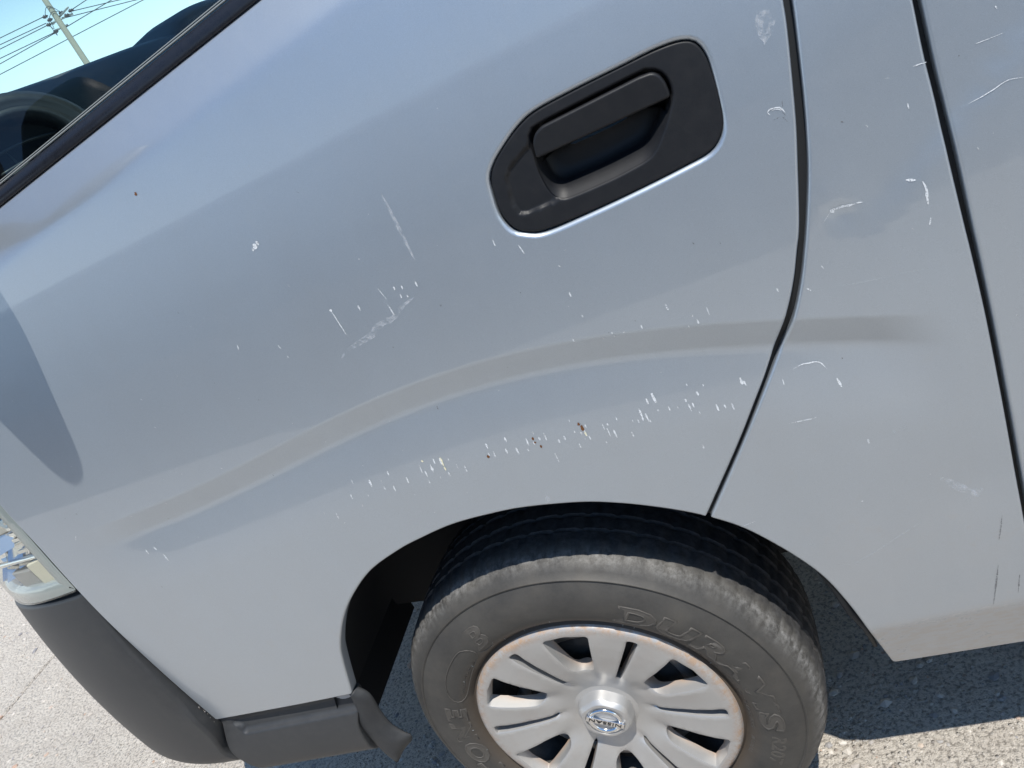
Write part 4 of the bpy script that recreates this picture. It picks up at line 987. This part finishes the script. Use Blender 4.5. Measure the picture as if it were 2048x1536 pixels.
# loose edge of the liner peeking out behind the rear of the arch
MB().tube([(0.335, .05, .565), (.362, .05, .50), (.378, .05, .44), (.386, .05, .40), (.396, .055, .36), (.400, .06, .32)], [.001, .004, .005, .006, .005, .003], 6).build('liner_edge', RUBBERFLAP, liner)

# ---- wheel
wheel = empty('wheel', (HX, HY, HZ), van); wheel.rotation_euler = (0, 0, R_(-2.4))
wheel['label'] = 'dusty front wheel with silver six-fold wheel cover'
SIDE = [(.198, .012), (.204, .004), (.210, .002), (.2135, .006), (.2165, .004), (.222, -.003), (.232, -.0095), (.245, -.0135), (.262, -.0145), (.278, -.011), (.290, -.006), (.297, -.0025), (.2985, -.0038), (.3005, -.0038), (.302, -.0008), (.312, .005), (.322, .0125), (.331, .0225), (.336, .032)]
TREAD = [(.3400, .040), (.3412, .046), (.3418, .060), (.3340, .0615), (.3340, .066), (.3428, .0675), (.3436, .090), (.336, .0915), (.336, .098), (.3440, .0995), (.3440, .127), (.336, .1285), (.336, .135), (.3434, .1365), (.3424, .158), (.334, .1595), (.334, .165), (.3412, .1665), (.339, .190), (.331, .203), (.30, .212), (.25, .212), (.205, .195)]
SIDE = [(r if r < .30 else .30 + (r - .30) * .80, y) for r, y in SIDE]
TREAD = [(r if r < .30 else .30 + (r - .30) * .80, y) for r, y in TREAD]
def make_tyre_mesh():
    prof = SIDE + TREAD; seg = 300; rows = []
    for k in range(seg):
        q = 2 * math.pi * k / seg; row = []
        for i, (r, y) in enumerate(prof):
            rr_ = r
            if .3225 < r < .334 and y < .05: rr_ -= .0028 if k % 4 == 0 else 0          # shoulder sipes
            if i >= len(SIDE) and y > .05 and r > .3305: rr_ -= .0035 if (k + int(y * 60)) % 6 == 0 else 0
            z = rr_ * math.sin(q)
            row.append((rr_ * math.cos(q), y, max(z, -.3335)))
        rows.append(row)
    return MB().grid(rows, closed_u=True)
tyre = make_tyre_mesh().build('tyre', TYRE, wheel, auto=50)
tyre['label'] = 'dusty black tyre with a scuffed shoulder'
def sidey(r): a = np.array(SIDE); return float(np.interp(r, a[:, 0], a[:, 1]))

# steel rim behind the cover
MB().lathe([(.200, .02), (.196, .03), (.185, .05), (.180, .09), (.176, .15), (.15, .155)], 64).build('rim', STEEL, wheel)
disc = MB().lathe([(.178, .075), (.165, .070), (.150, .058), (.118, .050), (.100, .052), (.07, .060), (.03, .060), (.0, .060)], 64).build('rim_disc', STEEL, wheel)
MB().lathe([(.150, .0505), (.146, .046), (.140, .045), (.134, .047), (.131, .051)], 64).build('rim_ring', BRIGHTSTEEL, wheel)
for k in range(5):
    q = R_(30 + 72 * k); c = Vector((.150 * math.cos(q), .046, .150 * math.sin(q)))
    MB().tube([c + Vector((0, .02, 0)), c + Vector((0, .004, 0)), c], [.012, .012, .008], 10).build('rim_bolt', BRIGHTSTEEL, wheel)
for k in range(6):
    q = R_(20 + 60 * k); c = Vector((.148 * math.cos(q), .0535, .148 * math.sin(q)))
    MB().tube([c, c + Vector((0, .003, 0))], .020, 16).build('rim_hole', DARK, wheel)

# wheel cover: dished disc with six wide openings and six slots
CAPP = [(0, .024), (.040, .024), (.050, .023), (.060, .021), (.075, .0165), (.095, .0095), (.115, .004), (.145, -.002), (.170, -.0052), (.190, -.0055), (.1965, -.0048), (.2005, -.0050), (.205, -.0035), (.2085, .0005), (.211, .007)]
def capy(r): a = np.array(CAPP); return np.interp(r, a[:, 0], a[:, 1])
def polar_poly(pts, phase): return np.array([(r * math.cos(R_(a) + phase), r * math.sin(R_(a) + phase)) for r, a in pts])
P2 = []; E2 = []; ho_l = []
def addl(L):
    i0 = len(P2); P2.extend(L.tolist()); E2.extend([(i0 + k, i0 + (k + 1) % len(L)) for k in range(len(L))]); return i0, len(L)
for rad, nseg in ((.211, 180), (.2085, 180), (.205, 180), (.2005, 180), (.1965, 180)):
    addl(np.array([(rad * math.cos(2 * math.pi * k / nseg), rad * math.sin(2 * math.pi * k / nseg)) for k in range(nseg)]))
HOLES = []
for k in range(6):
    ph = R_(26 + 60 * k)
    big = [(.1905, -11.0), (.1915, 0), (.1905, 11.0), (.170, 10.9), (.145, 10.6), (.125, 10.4), (.110, 9.6), (.100, 6.5), (.0965, 0), (.100, -6.5), (.110, -9.6), (.125, -10.4), (.145, -10.6), (.170, -10.9)]
    HOLES.append((resample(round_corners(polar_poly(big, ph), .006, 20), .0035), .80))
    ph = R_(-4.5 + 60 * k)
    sl_ = [(.1905, -2.5), (.1915, 0), (.1905, 2.5), (.150, 2.55), (.110, 2.6), (.085, 2.6), (.079, 0), (.085, -2.6), (.110, -2.6), (.150, -2.55)]
    HOLES.append((resample(round_corners(polar_poly(sl_, ph), .003, 20), .003), .6))
hloops = []
for h, _ in HOLES:
    L = h if area(h) > 0 else h[::-1]
    q, _n = offset(L, -.0022); i1 = addl(q); i0 = addl(L); hloops.append((i0, L, q))
G = []
for rad in np.arange(.006, .195, .006):
    n_ = max(6, int(2 * math.pi * rad / .006)); G += [(rad * math.cos(2 * math.pi * k / n_ + rad * 50), rad * math.sin(2 * math.pi * k / n_ + rad * 50)) for k in range(n_)]
G = np.array(G); ok = np.ones(len(G), bool)
for _, L, q in hloops: ok &= ~inside(G, q) & (mind(G, q) > .0022)
P2.extend(G[ok].tolist()); nP = len(P2)
vo, eo, fo, vmap, _, _ = delaunay_2d_cdt([Vector(p) for p in P2], E2, [], 0, 1e-7)
vv = np.array([(p[0], p[1]) for p in vo]); tri = np.array([t for t in fo if len(t) == 3]); cen = vv[tri].mean(1)
keep = np.hypot(cen[:, 0], cen[:, 1]) < .2112
for _, L, q in hloops: keep &= ~inside(cen, L)
rad = np.hypot(vv[:, 0], vv[:, 1]); ang = np.degrees(np.arctan2(vv[:, 1], vv[:, 0]))
Yc = capy(rad)
# scoops running from the wide openings towards the centre, and a soft edge round each opening
da = (ang - 26 + 30) % 60 - 30
Yc = Yc + .006 * sstep(.060, .098, rad) * (1 - sstep(.097, .112, rad)) * np.exp(-(np.radians(da) * rad / .014) ** 2)
db = (ang + 4.5 + 30) % 60 - 30
Yc = Yc + .005 * sstep(.055, .080, rad) * (1 - sstep(.079, .09, rad)) * np.exp(-(np.radians(db) * rad / .006) ** 2)
Yc = Yc - .0015 * np.cos(np.radians(da * 6)) * sstep(.09, .13, rad) * (1 - sstep(.18, .195, rad))
new = {}
for k, m_ in enumerate(vmap):
    for i in m_: new[i] = k
for (i0, n_), L, q in hloops:
    for k in range(n_): Yc[new[i0 + k]] += .0016
V = [(a, y, b) for (a, b), y in zip(vv.tolist(), Yc.tolist())]
F = [tuple(int(i) for i in t) for t in tri[keep]]
for ((i0, n_), L, q), (h, sc) in zip(hloops, HOLES):
    c = L.mean(0); b0 = len(V)
    ins_, _ = offset(L, .0042 if sc > .7 else .0012)
    for k in range(n_): y = V[new[i0 + k]][1]; V.append((ins_[k][0], max(y, -.004) + .020, ins_[k][1]))
    for k in range(n_): F.append((new[i0 + k], new[i0 + (k + 1) % n_], b0 + (k + 1) % n_, b0 + k))
cap = obj('hubcap', V, F, HUB, wheel); autosmooth(cap, 40)
cap['label'] = 'silver plastic wheel cover with brake dust in its openings'
MB().lathe([(.211, .007), (.2115, .010), (.208, .016), (.200, .018)], 120).build('hubcap_edge', HUB, wheel)
# centre boss
bl = []
for (r, y, sq) in ((.062, .0235, 0), (.0505, .0225, .2), (.0450, .020, .4), (.0415, .0055, .9), (.0410, .0040, .9), (.0398, .0025, .8), (.0370, -.0012, .6), (.0362, -.0020, .5), (.0320, -.0025, .1), (.0312, -.0023, 0), (.0305, -.0005, 0), (.012, -.0002, 0), (.0005, -.0002, 0)):
    row = []
    for k in range(96):
        q = 2 * math.pi * k / 96
        row.append((r * (1 + sq * .045 * math.cos(6 * (q - R_(26)))) * math.cos(q), y, r * (1 + sq * .045 * math.cos(6 * (q - R_(26)))) * math.sin(q)))
    bl.append(row)
MB().grid(bl, closed_v=True).build('hub_boss', HUB, wheel, auto=22)

def text_mesh(body, size=1.0, shear=0.0, outline=False, bev=.02, extrude=0.0, spacing=1.0, offs=0.0):
    cu = bpy.data.curves.new('txt', 'FONT'); cu.body = body; cu.size = size; cu.shear = shear; cu.space_character = spacing
    cu.align_x = 'CENTER'; cu.resolution_u = 3; cu.offset = offs
    if outline: cu.fill_mode = 'NONE'; cu.bevel_depth = bev; cu.bevel_resolution = 1
    else: cu.extrude = extrude
    ob = bpy.data.objects.new('txt', cu); COL.objects.link(ob)
    dg = bpy.context.evaluated_depsgraph_get(); dg.update()
    me = bpy.data.meshes.new_from_object(ob.evaluated_get(dg))
    V = [tuple(v.co) for v in me.vertices]; F = [tuple(p.vertices) for p in me.polygons]
    bpy.data.objects.remove(ob); bpy.data.curves.remove(cu); bpy.data.meshes.remove(me)
    return np.array(V), F
# emblem: ring, bar and word
q0 = R_(151)
em = MB(); ringp = []
for k in range(64):
    q = 2 * math.pi * k / 64; d = Vector((math.cos(q), 0, math.sin(q)))
    ringp.append([tuple(d * r + Vector((0, y, 0))) for r, y in ((.0270, -.0002), (.0265, -.0035), (.0240, -.0042), (.0212, -.0035), (.0205, -.0002))])
em.grid(ringp, closed_u=True).build('emblem_ring', CHROME, wheel)
ex = Vector((math.cos(q0), 0, math.sin(q0))); ez = Vector((0, -1, 0)).cross(ex) * -1
ez = Vector((-math.sin(q0), 0, math.cos(q0)))
def emb(u, v, y): return ex * u + ez * v + Vector((0, y, 0))
bar = MB(); V = [emb(u, v, y) for y in (-.0002, -.0056) for u, v in ((-.030, -.0056), (.030, -.0056), (.030, .0056), (-.030, .0056))]
bar.add(V, [(0, 1, 2, 3), (7, 6, 5, 4), (0, 4, 5, 1), (1, 5, 6, 2), (2, 6, 7, 3), (3, 7, 4, 0)])
bevel(bar.build('emblem_bar', CHROME, wheel, smooth=False), .0008, 2)
tv, tf = text_mesh('NISSAN', 1.0, 0, False, spacing=1.08, extrude=.02, offs=.012)
tw = tv[:, 0].max() - tv[:, 0].min(); th_ = tv[:, 1].max()
V = [emb(p[0] / tw * .051, (p[1] - th_ / 2) / th_ * .0068, -.0059 - p[2] * .01) for p in tv]
obj('emblem_word', V, tf, mat('emblem_black', (.012, .012, .014), .4), wheel, smooth=False)

# raised sidewall lettering
def ring_text(body, a0, a1, r0, r1, name, outline=True, shear=.12, bev=.02, offs=.02, sp=1.05):
    """text reads clockwise, tops outward, from angle a0 down to a1 (degrees)"""
    tv, tf = text_mesh(body, 1.0, shear, outline, bev, .03, sp, offs)
    xa, xb = tv[:, 0].min(), tv[:, 0].max(); za, zb = tv[:, 1].min(), tv[:, 1].max(); V = []
    for p in tv:
        a = R_(a0 + (a1 - a0) * (p[0] - xa) / (xb - xa)); r = r0 + (r1 - r0) * (p[1] - za) / (zb - za)
        V.append((r * math.cos(a), sidey(r) - .0002 - p[2] * .035 * (1 if outline else .3) , r * math.sin(a)))
    return obj(name, V, tf, LETTER, wheel)
ring_text('DURAVIS', 65, -12.5, .2335, .2690, 'sidewall_lettering', bev=.030, offs=.045, sp=1.12)
for tx_, a0_, a1_, r0_, r1_, of_ in (('DURAVIS', 65, -12.5, .2335, .2690, .045), ('BRIDGESTONE', 262, 158.5, .2260, .2610, .04), ('B', 121.5, 111.5, .2345, .2760, .02)):
    ring_text(tx_, a0_, a1_, r0_, r1_, 'lettering_face', outline=False, shear=.3 if tx_ == 'B' else .12, offs=of_, sp=1.05 if tx_ == 'B' else 1.12)
ring_text('R207', -15.0, -29.5, .2480, .2690, 'sidewall_lettering', outline=False, offs=.02)
ring_text('BRIDGESTONE', 262, 158.5, .2260, .2610, 'sidewall_lettering', bev=.030, offs=.04, sp=1.12)
ring_text('B', 121.5, 111.5, .2345, .2760, 'sidewall_lettering', bev=.022, shear=.3)
ring_text('195/80R15 107/105N LT  TUBELESS', 47, -14, .2195, .2250, 'sidewall_lettering', outline=False)
ring_text('RADIAL', -19, -29, .2200, .2250, 'sidewall_lettering', outline=False)
ring_text('MADE IN JAPAN    X2002    E4', 106, 71, .2185, .2225, 'sidewall_lettering', outline=False)
ring_text('INFLATE TO 600 kPa', 150, 128, .2270, .2315, 'sidewall_lettering', outline=False)
def side_line(pts, name='sidewall_lettering', r_=.0009):
    p = spline(pts, 2.0)
    MB().tube([(r * math.cos(R_(a)), sidey(r) - .0002, r * math.sin(R_(a))) for a, r in p], r_, 5).build(name, LETTER, wheel)
side_line([(123, .247), (126, .259), (133, .2605), (145, .258), (152, .249), (155, .237), (153.5, .226), (147, .2215), (135, .2235), (126, .229), (123, .238), (123, .247)])
side_line([(122.5, .231), (119.5, .226), (116, .2265), (114, .231)])
mk = MB()
for a in range(0, 360, 9):          # mould vent stubs
    if random.random() < .6:
        r = random.choice((.228, .2305, .222)); q = R_(a + random.uniform(-3, 3)); d = Vector((math.cos(q), 0, math.sin(q)))
        mk.tube([d * (r - .002) + Vector((0, sidey(r) - .0006, 0)), d * (r + .003) + Vector((0, sidey(r) - .0006, 0))], .00045, 4)
o = mk.build('mould_stubs', SEALG, wheel); o['kind'] = 'stuff'
# rear wheel: the same wheel copied
rw = wheel.copy(); COL.objects.link(rw); rw.location = (2.58, HY, HZ); rw.rotation_euler = (0, 0, 0); rw['label'] = 'rear wheel with silver wheel cover'
far1 = wheel.copy(); COL.objects.link(far1); far1.location = (HX, 1.67, HZ); far1.rotation_euler = (0, 0, math.pi + R_(-2.4)); far1['label'] = 'front wheel on the far side'
far2 = wheel.copy(); COL.objects.link(far2); far2.location = (2.58, 1.67, HZ); far2.rotation_euler = (0, 0, math.pi); far2['label'] = 'rear wheel on the far side'
for ch in list(wheel.children):
    for root in (rw, far1, far2):
        if root is not rw and ch.name.split('.')[0] not in ('tyre', 'hubcap', 'rim', 'hub_boss'): continue
        c = ch.copy(); COL.objects.link(c); c.parent = root

# ---- door mirror (its shadow falls on the door)
mir = []
plan = [(-.583 + .135, -.155), (-.545 + .135, -.150), (-.500 + .10, -.105), (-.462 + .06, -.05), (-.470 + .04, -.03), (-.585 + .04, -.03), (-.612 + .06, -.06), (-.605 + .11, -.12)]
pm = spline(plan, .008, closed=True); pmc = pm.mean(0)
for z, sc in ((1.412, .55), (1.416, .85), (1.426, .97), (1.45, 1.0), (1.52, 1.0), (1.585, .98), (1.607, .90), (1.616, .70), (1.618, .3)):
    mir.append([(pmc[0] + (p[0] - pmc[0]) * sc, pmc[1] + (p[1] - pmc[1]) * sc, z) for p in pm])
dm = MB().grid(mir, closed_v=True).build('door_mirror', HANDLE, van); dm['label'] = 'black door mirror'
MB().tube([(-.49, -.04, 1.44), (-.50, .02, 1.40), (-.51, .06, 1.345)], .022, 10).build('mirror_arm', TRIM, dm)

# ---- dashboard seen through the glass
rows = []
for y in np.linspace(.16, 1.56, 40):
    xt = -.52 + .13 * float(sstep(.28, .62, y)) if y < .9 else -.39 - .1 * float(sstep(1.2, 1.5, y))
    zt = 1.503
    row = [(-1.04, y, 1.30), (-.85, y, 1.40), (xt - .12, y, 1.475), (xt - .05, y, zt - .006), (xt, y, zt), (xt + .035, y, zt - .010), (xt + .065, y, zt - .036), (xt + .085, y, zt - .075), (xt + .095, y, zt - .13), (xt + .085, y, 1.20), (xt + .02, y, .95), (xt - .15, y, .70)]
    rows.append(row)
dash = MB().grid(rows).build('dashboard', DASH, van)
dash['label'] = 'dark grey dashboard behind the door window'
hd = []
for y in np.linspace(.58, 1.24, 26):
    t = (y - .58) / .66; h = math.sin(math.pi * t) ** .45 * .062
    hd.append([(-.60, y, 1.485), (-.52, y, 1.490 + h * .8), (-.44, y, 1.495 + h), (-.385, y, 1.495 + h * .98), (-.352, y, 1.49 + h * .8), (-.350, y, 1.47), (-.38, y, 1.45)])
MB().grid(hd).build('instrument_hood', DASH, dash)
MB().tube([(-.356, y, 1.468) for y in np.linspace(.60, 1.22, 10)], .005, 6).build('hood_edge', SEALG, dash)
# round side vent
vc = Vector((-.395, .160, 1.386)); vax = Vector((.86, -.48, .12)).normalized(); va = vax.cross(Vector((0, 0, 1))).normalized(); vb = va.cross(vax)
def vlathe(prof, seg=40, sx=1.15):
    return [[tuple(vc + vax * h + (va * math.cos(2 * math.pi * k / seg) * sx + vb * math.sin(2 * math.pi * k / seg)) * r) for r, h in prof] for k in range(seg)]
MB().grid(vlathe([(.092, -.02), (.088, .004), (.080, .012), (.073, .013), (.068, .008), (.064, .012), (.058, .012), (.054, .004), (.052, -.02)]), closed_u=True).build('air_vent', DASHDARK, dash)
MB().grid(vlathe([(.053, -.018), (.03, -.03), (.001, -.032)]), closed_u=True).build('vent_bowl', DARK, dash)
for k in (-.022, 0, .022):
    MB().tube([vc + va * u * 1.1 + vb * (k + .004 * math.cos(u * 40)) + vax * -.008 for u in np.linspace(-.045, .045, 8)], .0022, 6).build('vent_louvre', DASHDARK, dash)
# lower dash side pad
MB().tube([(-.50, .12, 1.30), (-.42, .16, 1.345), (-.36, .24, 1.355), (-.34, .40, 1.34)], [.03, .045, .045, .04], 12).build('dash_pad', DASH, dash)
# inner door card
MB().grid([[(x, float(S(x, beltz(x))) + dy, beltz(x) + dz) for dy, dz in ((.022, .006), (.045, .012), (.075, .002), (.085, -.03), (.09, -.3))] for x in np.linspace(-.72, .54, 20)]).build('door_card', DASHDARK, door)

# ------------------------------------------------------------------ UTILITY POLE AND WIRES
PX, PY = -16.03, 21.89
pole = empty('utility_pole', (PX, PY, 0))
tag(pole, 'concrete utility pole with a crossarm and insulators seen through the van windscreen', 'pole')
MB().tube([(0, 0, z) for z in (0, 3, 6, 7.5, 9.2)], [.155, .125, .095, .083, .07], 14).build('shaft', CONC, pole)
dirw = Vector((.81, .59, 0))            # direction along the wires
lat = Vector((.59, -.81, 0))
def pbox(name, c, half, ax, mm, seg=6):
    MB().tube([c - ax * half, c + ax * half], .028, seg).build(name, mm, pole)
pbox('crossarm', Vector((.10, .06, 7.18)), .62, (dirw * .5 + lat * .86).normalized(), GALV)
pbox('crossarm', Vector((.05, .03, 7.10)), .40, dirw, GALV)
pbox('bracket', Vector((-.05, -.03, 6.90)), .22, dirw, GALV)
INS = [(-.21, -.15, 7.32), (-.24, -.17, 7.10), (-.20, -.15, 6.86), (.38, .26, 7.19), (.24, .16, 7.12), (.16, .11, 7.24), (-.16, -.11, 7.20)]
for p in INS:
    c = Vector(p)
    MB().tube([c - dirw * .085, c - dirw * .05, c - dirw * .045, c - dirw * .01, c, c + dirw * .04, c + dirw * .045, c + dirw * .085], [.012, .05, .03, .065, .03, .05, .03, .012], 10).build('insulator', CERAMIC, pole)
for a, b, sg in ((0, 5, 1), (1, 4, 1), (1, 6, -1), (2, 1, -1)):
    A, B = Vector(INS[a]), Vector(INS[b]); pts = []
    for t in np.linspace(0, 1, 12): pts.append(A * (1 - t) + B * t + Vector((0, 0, .22 * sg * math.sin(math.pi * t))) + lat * .1 * math.sin(math.pi * t))
    MB().tube(pts, .009, 5).build('jumper_wire', WIRE, pole)
WIRES = [((-17.37, 20.91, 7.30), (-16.26, 21.71, 7.33), 'topmost wire left of the utility pole', 1, 0),
         ((-17.45, 20.85, 7.15), (-16.30, 21.69, 7.16), 'second wire from the top left of the utility pole', 1, 0),
         ((-17.51, 20.80, 7.05), (-16.30, 21.69, 7.10), 'third wire from the top left of the utility pole', 1, 0),
         ((-17.63, 20.71, 6.84), (-16.27, 21.70, 6.86), 'wire meeting the lowest insulator left of the pole', 1, 0),
         ((-17.70, 20.67, 6.72), (-16.28, 21.70, 6.84), 'wire sloping up to the lowest insulator left of the pole', 1, 0),
         ((-17.85, 20.56, 6.48), (-14.14, 23.26, 6.66), 'lowest long wire crossing behind the bare pole shaft', 1, 1),
         ((-15.63, 22.17, 7.20), (-15.21, 22.47, 7.27), 'steepest wire rising right of the pole top', 0, 1),
         ((-15.97, 21.93, 6.86), (-14.75, 22.81, 7.00), 'wire rising right from below the crossarm', 0, 1),
         ((-15.62, 22.18, 7.16), (-14.21, 23.20, 6.85), 'upper of two wires falling away right of the pole', 0, 1),
         ((-15.84, 22.01, 7.08), (-14.14, 23.26, 6.73), 'lower of two wires falling away right of the pole', 0, 1)]
for a, b, lb, el, er in WIRES:
    A, B = Vector(a), Vector(b); d = (B - A) / (B - A).length
    L0 = 14.0 if el else 0; L1 = 14.0 if er else 0
    pts = [A - d * L0 * t for t in (1, .66, .33)] * bool(el) + [A, (A + B) / 2, B] + [B + d * L1 * t for t in (.33, .66, 1)] * bool(er)
    o = MB().tube(pts, .012, 5).build('power_line', WIRE)
    tag(o, 'thin dark power line, ' + lb, 'wire', 'power lines at the utility pole')

# ------------------------------------------------------------------ loose and embedded stones
st = MB()
ico = [(0, 0, 1), (.894, 0, .447), (.276, .851, .447), (-.724, .526, .447), (-.724, -.526, .447), (.276, -.851, .447), (.724, .526, -.447), (-.276, .851, -.447), (-.894, 0, -.447), (-.276, -.851, -.447), (.724, -.526, -.447)]
icf = [(0, 1, 2), (0, 2, 3), (0, 3, 4), (0, 4, 5), (0, 5, 1), (1, 6, 2), (2, 7, 3), (3, 8, 4), (4, 9, 5), (5, 10, 1), (2, 6, 7), (3, 7, 8), (4, 8, 9), (5, 9, 10), (1, 10, 6)]
def stone(x, y, r, sink):
    q = random.uniform(0, 6.28); ca, sa = math.cos(q), math.sin(q); ex_ = random.uniform(.6, 1.5); hz = random.uniform(.45, .8)
    V = []
    for a, b, c in ico:
        a *= ex_; j = 1 + random.uniform(-.2, .2); V.append((x + r * j * (a * ca - b * sa), y + r * j * (a * sa + b * ca), r * hz * (c * j + .35 - sink)))
    st.add(V, icf)
for i in range(11000):
    if random.random() < .45: x, y = random.uniform(-.7, 1.6), random.uniform(-.35, 1.1)
    else: x, y = random.uniform(-5.5, -.7), random.uniform(-.1, 3.4)
    r = min(.014, .0024 * math.exp(random.gauss(.3, .6))); 
    if x < -.7: r *= 1.25
    stone(x, y, r, random.uniform(.2, .9))
o = obj('aggregate_stones', st.v, st.f, STONE, None, smooth=False)
tag(o, 'small loose stones and aggregate scattered over the concrete', 'stones', None, 'stuff')

# ------------------------------------------------------------------ unseen building added behind the viewer to hide horizon haze in paint reflections
wk = empty('haze_blocker', (-4, -30, 0))
tag(wk, 'added unseen grey building behind the viewer that keeps horizon haze out of the paint', 'building')
WALL = make_plastic('haze_blocker_wall', (.42, .42, .41), .8, .2, 20); SHUT = mat('roller_door', (.20, .24, .28), .5); ROOFM = mat('haze_blocker_roof', (.16, .16, .17), .6)
MB().box((-80, -10, 0), (40, 0, 7.6)).build('wall', WALL, wk, smooth=False)
MB().add([(-80.5, .7, 7.5), (40.5, .7, 7.5), (40.5, -5, 9.2), (-80.5, -5, 9.2), (40.5, -10.6, 7.5), (-80.5, -10.6, 7.5)], [(0, 1, 2, 3), (3, 2, 4, 5), (0, 3, 5), (1, 4, 2)]).build('roof', ROOFM, wk, smooth=False)
for i in range(13):
    x0 = -76 + i * 8.6
    d_ = MB().box((x0, .02, .05), (x0 + 3.8, .10, 3.4)).build('roller_door', SHUT, wk, smooth=False)
    wn = MB().box((x0 + 5.0, .02, 1.3), (x0 + 7.0, .08, 2.7)).build('window', DARKGLASS, wk, smooth=False)
